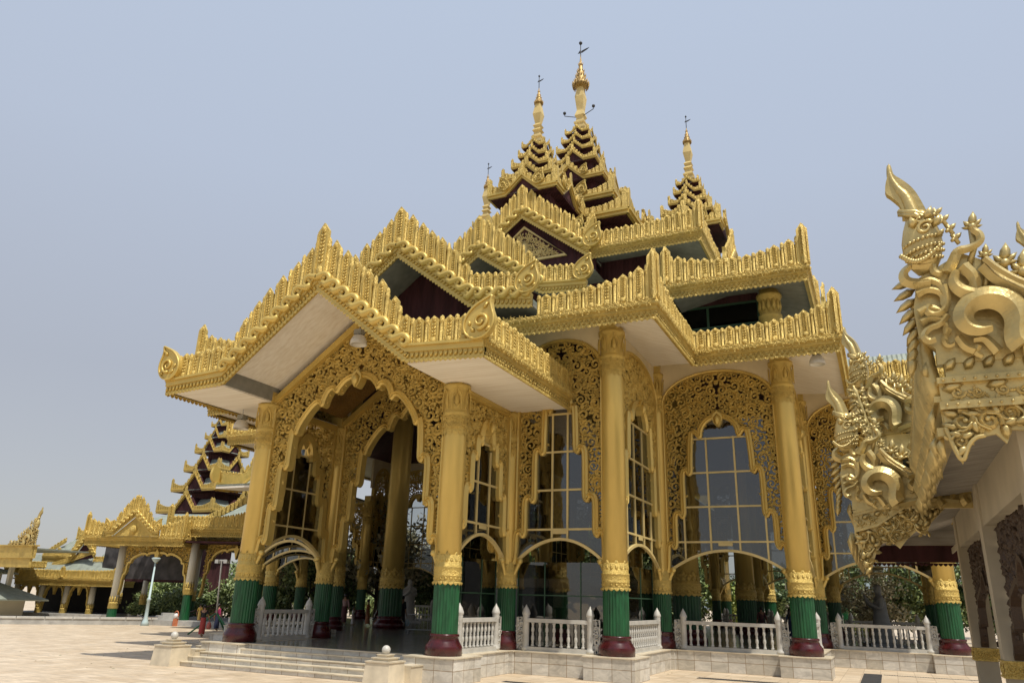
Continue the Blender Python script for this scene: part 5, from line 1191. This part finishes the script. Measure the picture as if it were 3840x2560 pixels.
# tiered tower behind
tw = empty('tower', (0, 0, 0), label='small tiered pagoda tower with green roofs half hidden behind the pavilion eaves', cat='tower')
for (h, z, s, gh, gw_, bh, bw_) in ((3.6, 9.2, 1.1, 1.5, 1.3, 2.0, 1.9), (2.9, 11.3, 1.1, 1.5, 1.2, 2.6, 1.6), (2.3, 13.3, 1.0, 1.3, 1.0, 1.6, 1.2), (1.8, 15.2, .85, 1.1, .8, 1.3, .9), (1.3, 16.7, .6, .8, .55, 1.2, .8), (1.0, 18.0, .5, .6, .4, 1.2, .6), (.7, 19.2, .4, .5, .3, 1.1, .4)):
    tier(-58.8, 55, h, z, s, gh, gw_, tw, bh, bw_, rh=1.3)
obj('spire_shaft', MB().add(sq(-58.8, 55, [(.5, 19), (.4, 20), (.5, 20.3), (.2, 21), (.3, 21.6), (.05, 23.5)])), 'cream_spire', tw); obj('base', MB().add(box(-60.4, -57.2, 53.4, 56.6, 0, 9)), 'maroon', tw)
# green tiled kiosk
ki = empty('kiosk', (0, 0, 0), label='small kiosk with a green tiled hip roof at the left edge', cat='kiosk')
kr = MB()
def hip(cx, cy, hx, hy, z0, z1):
    kr.add(unit([(cx-hx, cy-hy, z0), (cx+hx, cy-hy, z0), (cx+hx, cy+hy, z0), (cx-hx, cy+hy, z0), (cx-hx*.35, cy, z1), (cx+hx*.35, cy, z1)], [(0, 1, 5, 4), (1, 2, 5), (2, 3, 4, 5), (3, 0, 4), (3, 2, 1, 0)]))
    kr.add(box(cx-hx, cx+hx, cy-hy, cy+hy, z0-.1, z0-.01))
hip(-64.4, 38.0, 5.8, 2.0, 1.35, 2.6); hip(-67.0, 38.2, 4.6, 1.4, 3.25, 3.95)
obj('roof', kr, 'roof', ki); obj('wall', MB().add(box(-69, -60.2, 36.8, 39.2, 0, 1.25)).add(box(-69.5, -63.5, 37.4, 39, 2.2, 3.15)), 'cream_post', ki)
# low wall in front of the galleries
lw = empty('low_wall', (0, 0, 0), label='long low grey marble wall along the edge of the court', cat='wall')
a_, b_ = np.array([-57.0, 21.5]), np.array([-45.6, 40.8]); L = np.linalg.norm(b_-a_); d_ = (b_-a_)/L; fr = frw((a_[0], a_[1], 0), tuple(d_)); wb = MB()
obj('wall_body', wb.add(box(0, L, 0, .45, 0, .36), fr), 'concrete', lw)
cp = MB()
for i in range(int(L/1.6)): cp.add(box(i*1.6+.02, i*1.6+1.58, -.05, .5, .36, .48), fr)
obj('coping', cp, 'marble', lw)
obj('end_block', MB().add(box(L-1.2, L+.2, -.1, .9, 0, .62), fr).add(box(L-.9, L-.1, .1, .7, .62, .8), fr), 'concrete', lw)
hr = obj('handrail', MB().add(tube([(-46.6, 41.6, .5), (-43.6, 42.4, 1.5)], .06, 6)).add(tube([(-46.5, 41.8, .4), (-43.5, 42.6, 1.3)], .04, 6)), 'wood', lw)
# steps at the left of the pavilion
sb = empty('side_steps', (0, 0, 0), label='stacked marble blocks stepping down left of the left porch column', cat='steps')
for i, (x0, x1, z) in enumerate(((-25.6, -22.4, .38), (-25.2, -22.4, .62), (-24.6, -22.4, .86))): obj('block', MB().add(box(x0+i*-.2, x1, 23.6+i*1.7, 25.6+i*1.7, 0, z)).add(box(x0+i*-.2-.03, x1, 23.57+i*1.7, 25.6+i*1.7, z+.002, z+.04)), 'marble_wall', sb)

def spin(e, deg, px, py):
    a = radians(deg); e.rotation_euler = (0, 0, a); e.location = (px-(px*cos(a)-py*sin(a)), py-(px*sin(a)+py*cos(a)), 0)
def warp(e, deg, px, py, sx):
    a = radians(deg); e.rotation_euler = (0, 0, a); e.scale = (sx, 1, 1); X_, Y_ = px*sx, py; e.location = (px-(X_*cos(a)-Y_*sin(a)), py-(X_*sin(a)+Y_*cos(a)), 0)
warp(hall, 14.6, -45.4, 41.0, .76); warp(low, 20, -64.7, 41.0, .725); ngr.location = (.7, 0, 0)
# ------------------------------------------------------------------ poles, lamps, grates
lp_ = empty('street_lamp', (-46.0, 38.6, 0), label='pale blue street lamp pole beside the low wall', cat='street lamp')
obj('pole', MB().add(lathe([(.3, 0), (.2, .25), (.12, .5), (.10, 1.6), (.125, 1.62), (.125, 1.75), (.075, 1.78), (.05, 4.1)], 14)), 'pole', lp_)
obj('lamp_head', MB().add(lathe([(.05, 4.1), (.16, 4.2), (.28, 4.35), (.30, 4.42), (.2, 4.46)], 16)), 'pole', lp_)
fp = empty('floodlight_pole', (-35.6, 33.8, 0), label='thin white floodlight pole on a green tripod behind the left porch column', cat='light pole')
top_ = np.array([-32.3-(-35.6)+1.2, 0, 4.2])
obj('pole', MB().add(tube([(.75, .2, 1.15), (2.0, -1.2, 4.0)], .045, 8)), 'white_paint', fp)
obj('tripod', MB().add(tube([(.75, .2, 1.2), (-.4, -.6, 0)], .05, 6)).add(tube([(.75, .2, 1.2), (1.7, .6, 0)], .05, 6)).add(tube([(.75, .2, 1.2), (.6, 1.3, 0)], .05, 6)), 'green_paint', fp)
obj('crossbar', MB().add(box(1.6, 2.5, -1.25, -1.15, 3.97, 4.05)).add(box(1.6, 1.85, -1.32, -1.1, 3.85, 4.05)).add(box(2.25, 2.5, -1.32, -1.1, 3.85, 4.05)), 'white_paint', fp)
def bowl_lamp(x, y, z, lab):
    o = empty('pendant_lamp', (x, y, z), label=lab, cat='lamp')
    obj('rod', MB().add(tube([(0, 0, 0), (0, 0, .5)], .015, 5)), 'metal', o); obj('gear_box', MB().add(box(-.15, .15, -.13, .13, -.18, 0)), 'soffit_grey', o)
    obj('shade', MB().add(lathe([(.1, -.18), (.2, -.24), (.28, -.4), (.30, -.55), (.27, -.555), (.26, -.5)], 22)), 'lamp_glass', o)
bowl_lamp(-15.7, 20.0, 11.2, 'frosted bowl lamp hanging under the front porch gable'); bowl_lamp(-1.4, 29.6, 11.75, 'frosted bowl lamp under the eave at the right front corner')
bowl_lamp(-22.3, 21.6, 9.0, 'bowl lamp under the left wing of the porch eave'); bowl_lamp(-17.5, 28.5, 7.7, 'bowl lamp hanging inside the dark porch')
for (x0, x1, y0, y1, lab) in ((-6.3, -1.2, 28.3, 28.75, 'dark drain grate strip in the paving before the wide window bay'), (-1.2, -.55, 30.5, 35.5, 'dark drain cover running back near the right corner'), (-.5, 3.2, 35.3, 35.45, 'thin dark grate line in front of the right plinth'), (-11.0, -9.6, 22.55, 22.9, 'dark drain grate in front of the glass bay')):
    m = MB(); n = int((x1-x0)/.09) if x1-x0 > y1-y0 else 0
    m.add(box(x0, x1, y0, y1, .0, .006))
    if n:
        for i in range(n): m.add(box(x0+i*.09+.02, x0+i*.09+.055, y0+.03, y1-.03, .0061, .012))
    tag(obj('drain_grate', m, 'grate'), lab, 'grate')
# barrier inside the porch
br = empty('barrier', (-20.9, 32.4, F), .35, label='low metal crowd barrier inside the porch', cat='barrier')
m = MB()
for z in (.18, .85): m.add(tube([(0, 0, z), (3.4, 0, z)], .022, 6))
for i in range(18): m.add(tube([(i*.2, 0, .18), (i*.2, 0, .85)], .012, 5))
obj('frame', m, 'metal', br); obj('feet', MB().add(tube([(.1, -.25, .0), (.1, 0, .18), (.1, .25, .0)], .02, 5)).add(tube([(3.3, -.25, 0), (3.3, 0, .18), (3.3, .25, 0)], .02, 5)), 'metal', br)
# glass partition and cabinet behind the right bay
pt = empty('partition', (0, 0, 0), label='marble framed doorway and glass partition behind the bay right of the porch', cat='partition')
obj('door_frame', MB().add(box(-14.2, -10.9, 28.0, 28.25, 2.86, 3.2)).add(box(-11.55, -11.2, 28.01, 28.24, F, 2.86)), 'marble_warm', pt); obj('panel', MB().add(box(-14.2, -11.55, 28.08, 28.12, F, 2.86)), 'stone_grey', pt)
cb = empty('cabinet', (0, 0, 0), label='dark brown wooden cabinet behind the balustrade', cat='cabinet'); obj('body', MB().add(box(-11.15, -10.0, 27.3, 27.9, F, 2.1)), 'wood', cb); obj('top', MB().add(box(-11.2, -9.95, 27.25, 27.95, 2.1, 2.15)), 'wood', cb)
# plants in pots with baskets near the low wall
for (x, y, lab) in ((-44.6, 39.9, 'small white and terracotta pot on the low wall end'), (-33.0, 33.6, 'round white pot with a terracotta handle by the left column')):
    o = empty('pot', (x, y, .5), label=lab, cat='pot'); obj('body', MB().add(ball(.17, 0, 0, .17, 12, 8)), 'stone_white', o); obj('handle', MB().add(tube([(.2*cos(t), 0, .2+.28*sin(t)) for t in np.linspace(-.4, 2.6, 10)], .035, 6)), 'terracotta', o); obj('stand', MB().add(box(-.12, .12, -.12, .12, -.5, 0)), 'terracotta', o)
rg = MB()
for i in range(16): rg.add(box(i*.16, i*.16+.13, -.03, .03, .18-.05*(i % 3), .5))
tag(obj('mats', rg, 'rope', loc=(-47.6, 38.2, 0), rot=radians(58)), 'row of small brown mats hung over the low wall', 'mats')

# ------------------------------------------------------------------ people and statues
SK = (0.30, 0.16, 0.09)
M['skin'] = mat('skin', SK, 0.55); M['hair'] = mat('hair', (0.012, 0.01, 0.01), 0.4)
def skinned(name, chains, m, parent):
    V = []; E = []; R = []
    for ch in chains:
        prev = None
        for q in ch:
            if isinstance(q, int): prev = q; continue
            V.append(q[:3]); R.append(q[3:] if len(q) > 4 else (q[3], q[3])); i = len(V)-1
            if prev is not None: E.append((prev, i))
            prev = i
    me = bpy.data.meshes.new(name); me.from_pydata(V, E, []); o = bpy.data.objects.new(name, me); col.objects.link(o); o.parent = parent
    md = o.modifiers.new('skin', 'SKIN'); sv = me.skin_vertices[0].data
    for i, r in enumerate(R): sv[i].radius = r
    sv[0].use_root = True; md.use_smooth_shade = True; sd_ = o.modifiers.new('sub', 'SUBSURF'); sd_.levels = sd_.render_levels = 1
    dg = bpy.context.evaluated_depsgraph_get(); me2 = bpy.data.meshes.new_from_object(o.evaluated_get(dg)); o.modifiers.clear(); o.data = me2; bpy.data.meshes.remove(me)
    me2.materials.clear(); me2.materials.append(M[m]); me2.polygons.foreach_set('use_smooth', [True]*len(me2.polygons)); return o
def person(loc, rz, H, shirt, skirt, lab, step=.12, la=((-.30, .05, .80), (-.30, -.08, .58)), ra=((.28, .05, .82), (.30, -.05, .6)), hair='bun', child=None, bag=None, trousers=False):
    s = H/1.65; o = empty('person', loc, rz, label=lab, cat='person'); o.scale = (s, s, s)
    la = [(*q, r) for q, r in zip(la, (.036, .028))]; ra = [(*q, r) for q, r in zip(ra, (.036, .028))]
    hand = lambda q, sg: (q[0]+sg*.01, q[1]-.03, q[2]-.08, .022)
    ch = [[(0, 0, .88, .13, .10), (0, 0, 1.02, .12, .09), (0, .01, 1.2, .14, .095), (0, .01, 1.34, .12, .08), (0, 0, 1.42, .05), (0, -.01, 1.5, .07, .085), (0, -.01, 1.58, .072, .09), (0, 0, 1.63, .05, .06)],
          [3, (-.17, .01, 1.33, .05), la[0], la[1], hand(la[1], -1)], [3, (.17, .01, 1.33, .05), ra[0], ra[1], hand(ra[1], 1)],
          [0, (-.09, 0, .80, .08), (-.09, -step*.4, .45, .055), (-.09, step, .09, .036), (-.09, step-.13, .03, .03)], [0, (.09, 0, .80, .08), (.09, -step*.5, .45, .055), (.09, -step, .09, .036), (.09, -step-.13, .03, .03)]]
    skinned('body', ch, 'skin', o)
    M.setdefault('c%s' % (shirt,), mat('cloth', shirt, .85, 0, .3, 14)); M.setdefault('c%s' % (skirt,), mat('cloth', skirt, .85, 0, .3, 10))
    tc = [[(0, 0, .86, .14, .105), (0, 0, 1.02, .135, .10), (0, .01, 1.2, .155, .11), (0, .01, 1.34, .13, .09), (0, 0, 1.39, .07)]]
    mid = lambda q, sg: (sg*.17+(q[0]-sg*.17)*.7, .01+(q[1]-.01)*.7, 1.33+(q[2]-1.33)*.7, .055)
    tc += [[3, (-.17, .01, 1.33, .062), mid(la[0], -1)], [3, (.17, .01, 1.33, .062), mid(ra[0], 1)]]
    skinned('shirt', tc, 'c%s' % (shirt,), o)
    sk_ = MB()
    if trousers:
        for sg, st_ in ((-1, step), (1, -step)): sk_.add(tube([(sg*.07, 0, .98), (sg*.09, 0, .8), (sg*.09, st_*-.2, .45), (sg*.09, st_, .12)], [.12, .11, .085, .075], 10))
    else:
        prof = ((.14, .11, 1.0), (.155, .125, .85), (.16, .14, .6), (.165, .16, .35), (.15, .17, .14)); n = 18; V = []; Fc = []
        for j, (a, b, z) in enumerate(prof):
            for i in range(n):
                t = 2*pi*i/n; w = 1+.04*sin(5*t+j); V.append((a*w*cos(t), b*w*sin(t), z))
        for j in range(len(prof)-1):
            for i in range(n): Fc.append((j*n+i, j*n+(i+1) % n, (j+1)*n+(i+1) % n, (j+1)*n+i))
        sk_.add(unit(V, Fc, True))
    obj('trousers' if trousers else 'longyi', sk_, 'c%s' % (skirt,), o)
    hr_ = MB(); b = ball(.098, 0, .02, 1.585, 14, 9); V = b[0].copy(); V[:, 1] = np.where(V[:, 1] < -.05, -.05+(V[:, 1]+.05)*.3, V[:, 1]); hr_.add((V, b[1], True))
    if hair == 'bun': hr_.add(ball(.05, 0, .11, 1.6, 10, 6))
    if hair == 'long': hr_.add(tube([(0, .08, 1.62), (0, .12, 1.45), (0, .14, 1.25), (0, .13, 1.0)], [.07, .07, .055, .02], 8))
    obj('hair', hr_, 'hair', o)
    if bag:
        bm_ = bag; M.setdefault('c%s' % (bm_,), mat('bag', bm_, .6)); q = la[1]; g_ = empty('bag', (0, 0, 0)); 
        b = MB().add(lathe([(.01, -.42), (.11, -.38), (.14, -.25), (.09, -.1), (.02, 0)], 12)); col.objects.unlink(g_); bpy.data.objects.remove(g_)
        c_, s_ = cos(rz), sin(rz); px, py = q[0]*s, (q[1]-.03)*s
        tag(obj('bag', b, 'c%s' % (bm_,), loc=(loc[0]+px*c_-py*s_, loc[1]+px*s_+py*c_, loc[2]+(q[2]-.08)*s)), 'soft bag hanging from the hand of the %s' % lab.split(' in ')[0], 'bag')
    return o
person((-33.9, 32.2, 0), radians(190), 1.62, (.012, .012, .016), (.34, .05, .045), 'woman in a black top and red longyi walking away with a child on her hip', .16, la=((-.28, -.02, 1.08), (-.30, -.12, .9)), ra=((.36, -.05, 1.22), (.30, -.2, 1.2)), bag=(.45, .12, .1))
person((-34.2, 32.15, .78), radians(200), .88, (.55, .38, .08), (.5, .36, .1), 'small child in yellow carried on the left hip of the woman in black', .02)
person((-38.4, 37.6, 0), radians(170), 1.6, (.30, .02, .09), (.012, .018, .05), 'woman in a pink top with long hair standing by the tripod pole', .08, hair='long')
person((-28.6, 37.6, F), radians(200), 1.68, (.35, .22, .2), (.09, .03, .03), 'man in a pale pink shirt and dark red longyi inside the hall', .1, hair='short')
person((-27.8, 37.4, F), radians(120), 1.0, (.5, .5, .5), (.45, .42, .4), 'small child in white beside the man in pink', .08, hair='short')
person((-27.0, 37.7, F), radians(110), 1.4, (.30, .11, .04), (.30, .12, .05), 'girl in an orange dress walking through the hall', .16)
person((-24.6, 37.6, F), radians(170), 1.66, (.02, .02, .025), (.015, .015, .02), 'person in dark clothes with a pale blue bag at the far column', .06, bag=(.35, .5, .6), hair='short')
person((-5.0, 46.5, F), radians(150), 1.6, (.12, .16, .28), (.03, .04, .1), 'woman in a blue top with long hair behind the long balustrade', .06, hair='long')
person((-6.6, 47.0, F), radians(200), 1.65, (.10, .04, .04), (.05, .02, .03), 'person in dark red standing behind the long balustrade', .06, hair='short')
def statue(loc, rz, H, m, lab, hands=True, kneel=False):
    s = H/1.7; o = empty('statue', loc, rz, label=lab, cat='statue'); o.scale = (s, s, s)
    ch = [[(0, 0, .55, .24, .2), (0, 0, .9, .19, .15), (0, 0, 1.15, .24, .15), (0, 0, 1.3, .2, .13), (0, 0, 1.4, .075), (0, -.02, 1.52, .11, .13), (0, -.01, 1.64, .10, .12), (0, 0, 1.7, .05)],
          [3, (-.25, 0, 1.26, .09), (-.28, -.06, .98, .075), (-.12, -.30, 1.12, .055), (-.03, -.36, 1.22, .05), (-.02, -.42, 1.4, .03)], [3, (.25, 0, 1.26, .09), (.28, -.06, .98, .075), (.12, -.30, 1.12, .055), (.03, -.36, 1.22, .05), (.02, -.42, 1.4, .03)]]
    skinned('figure', ch, m, o)
    n = 20; V = []; Fc = []; prof = ((.3, .34, 0), (.33, .36, .12), (.29, .3, .35), (.26, .24, .6), (.24, .2, .9), (.26, .18, 1.2))
    for j, (a, b, z) in enumerate(prof):
        for i in range(n): t = 2*pi*i/n; w = 1+.03*sin(7*t+.5*j); V.append((a*w*cos(t), b*w*sin(t), z))
    for j in range(len(prof)-1):
        for i in range(n): Fc.append((j*n+i, j*n+(i+1) % n, (j+1)*n+(i+1) % n, (j+1)*n+i))
    obj('robe', MB().add(unit(V, Fc, True)), m, o); obj('pedestal', MB().add(frustum(0, 0, -.5, 0, .55, .5)), m, o); return o
statue((-.4, 42.6, .9), radians(-75), 2.7, 'stone_grey', 'large grey stone statue with praying hands inside the right bays')
statue((-29.0, 45.0, .9), radians(40), 2.6, 'stone_mid', 'pale grey robed statue behind the great inner column')
statue((-8.1, 74, 1.2), 0, 1.9, 'stone_white', 'small white statue far behind the pavilion')

# ------------------------------------------------------------------ trees and hills
def tree_mesh(seed, H, R_, n, leaf, lsz, sparse=0.0, trunk_h=.35):
    rs = np.random.RandomState(seed); tr = MB(); blobs = []
    tr.add(tube([(0, 0, 0), (.05, .03, H*trunk_h*.6), (.0, .1, H*trunk_h), (.1, 0, H*.75)], [H*.03, H*.024, H*.02, H*.006], 7))
    for i in range(9):
        a = rs.rand()*2*pi; z0 = H*(trunk_h*.7+.35*rs.rand()); L_ = R_*(.5+.5*rs.rand()); z1 = z0+H*(.12+.28*rs.rand())
        e = (L_*cos(a), L_*sin(a), min(z1, H*.93)); tr.add(tube([(0, 0, z0), (e[0]*.5, e[1]*.5, z0+(e[2]-z0)*.35), e], [H*.013, H*.009, H*.004], 5, up=(0, 0, 1)))
        blobs.append((*e, R_*(.3+.25*rs.rand())))
    for i in range(14):
        a = rs.rand()*2*pi; q = sqrt(rs.rand())*R_*.75; z = H*(trunk_h*.9+(1-trunk_h)*rs.rand()*.95); q *= sin(min(1, max(.15, (z/H-trunk_h*.6)/(1-trunk_h*.6)))*pi)**.5+.15
        blobs.append((q*cos(a), q*sin(a), z, R_*(.22+.22*rs.rand())))
    B = np.array(blobs); idx = rs.randint(len(B), size=n); dr = rs.normal(size=(n, 3)); dr /= np.linalg.norm(dr, axis=1)[:, None]; rad = rs.rand(n)**.45
    C_ = B[idx, :3]+dr*rad[:, None]*B[idx, 3:4]*np.array([1, 1, .75]); C_[:, 2] = np.maximum(C_[:, 2], .15)
    t1 = rs.normal(size=(n, 3)); t1 /= np.linalg.norm(t1, axis=1)[:, None]; nn = dr+rs.normal(size=(n, 3))*.5; t2 = np.cross(nn, t1); t2 /= np.linalg.norm(t2, axis=1)[:, None]+1e-9
    sz = lsz*(.6+.8*rs.rand(n))[:, None]
    V = np.stack([C_-t1*sz*.1, C_+t1*sz*.5-t2*sz*.28, C_+t1*sz*1.1, C_+t1*sz*.5+t2*sz*.28], 1).reshape(-1, 3)
    lf = MB(); lf.add((V, {4: np.arange(4*n).reshape(-1, 4)}, False)); return tr.mesh('trunk', 'bark'), lf.mesh('crown', leaf)
TREES = [tree_mesh(1, 7, 3.2, 5200, 'leaf', .34), tree_mesh(2, 6, 2.8, 5200, 'leaf_dark', .30), tree_mesh(3, 8.5, 3.6, 5200, 'leaf_dry', .32, trunk_h=.3), tree_mesh(4, 5, 2.8, 5200, 'leaf_light', .34, trunk_h=.15), tree_mesh(5, 3.2, 2.4, 3600, 'leaf', .28, trunk_h=.1)]
KL = ['green broadleaf tree', 'dark green dense tree', 'half bare dry tree', 'bright green bushy tree', 'low green bush']
def tree(x, y, k, s, lab):
    o = empty('tree' if k < 4 else 'bush', (x, y, 0), (x*7+y*3) % 6.28, label=lab, cat='tree' if k < 4 else 'bush', group='trees and bushes beyond the pavilion'); o.scale = (s, s, s)
    link('trunk', TREES[k][0], o); link('crown', TREES[k][1], o)
WH = {0: 'seen through the far arches', 1: 'beyond the left galleries', 2: 'behind the right bays'}
rs = random.Random(9)
row = []
for x in range(-100, 60, 5):
    k = rs.choice([0, 1, 2, 3, 0, 1]); row.append((x+rs.uniform(-1.5, 1.5), 84+rs.uniform(-4, 10), k, rs.uniform(.75, 1.1)))
for x in range(-62, 26, 5):
    k = rs.choice([4, 3, 4, 1]); row.append((x+rs.uniform(-1.5, 1.5), 75+rs.uniform(-2, 2), k, rs.uniform(.8, 1.15)))
row += [(-43.5, 50, 2, 1.0), (-39.5, 47.5, 0, .75), (-36.5, 52.0, 2, 1.15), (-33.5, 55.5, 1, 1.0), (-47.5, 52, 1, .7), (-51, 53, 4, 1.1), (-54.5, 50, 4, 1.0), (-57.5, 51, 4, .9), (-61, 52, 4, 1.0), (-64.5, 51, 4, .9), (-41, 44.8, 4, .8), (-38.5, 50, 1, .8), (-68, 53, 0, .6), (-57, 47.6, 4, .6), (-53.5, 48.5, 4, .7),
        (-35.5, 66, 2, 1.2), (-33, 74, 3, 2.2), (-28, 75, 3, 2.0), (-24, 73, 0, 1.5), (-20, 76, 0, 1.4), (-30, 70, 3, 1.1), (-40, 62, 2, 1.0), (-46, 60, 0, .9), (2.2, 58, 0, .8), (-1.2, 56, 2, .62), (5.5, 60, 1, .95), (9, 57, 1, .9), (-4.5, 62, 0, .75), (14, 60, 1, 1.0), (19, 62, 0, 1)]
cnt = {}
ORD = ['first', 'second', 'third', 'fourth', 'fifth', 'sixth', 'seventh', 'eighth', 'ninth', 'tenth', 'eleventh', 'twelfth', 'thirteenth', 'fourteenth', 'fifteenth', 'sixteenth', 'seventeenth', 'eighteenth']
row.sort(key=lambda t: t[0]/t[1])
for x, y, k, s in row:
    a = x/y; wh = 'beyond the left galleries' if a < -.62 else 'seen through the porch' if a < -.33 else 'seen under the window arches' if a < -.12 else 'behind the right bays'
    c = cnt[(k, wh)] = cnt.get((k, wh), 0)+1
    tree(x, y, k, s, '%s %s, %s from the left of its kind' % (KL[k], wh, ORD[min(c-1, 17)]))
hl = MB(); n = 60; V = []; Fc = []
for i in range(n+1):
    x = -400+i*16; h = 14+9*sin(i*.31)+5*sin(i*.83+1); V += [(x, 520, -1), (x, 540, h), (x, 620, h*1.2), (x, 700, -1)]
for i in range(n):
    for j in range(3): Fc.append((i*4+j, (i+1)*4+j, (i+1)*4+j+1, i*4+j+1))
hl.add(unit(V, Fc, True)); tag(obj('hills', hl, 'hill'), kind='structure')

rl = random.Random(3); lv = MB()
for i in range(260):
    x, y = rl.uniform(-30, 3), rl.uniform(17, 30)
    if -25 < x < -8 and y > 18.5: continue
    a = rl.uniform(0, 6.3); z = .012; s = rl.uniform(.03, .08); lv.add(unit([(x+s*cos(a), y+s*sin(a), z), (x-.4*s*sin(a), y+.4*s*cos(a), z+.015), (x-s*cos(a), y-s*sin(a), z), (x+.4*s*sin(a), y-.4*s*cos(a), z)], [(0, 1, 2, 3)]))
tag(obj('fallen_leaves', lv, 'leaf_dry'), 'dry fallen leaves scattered over the paving', 'leaves', kind='stuff')
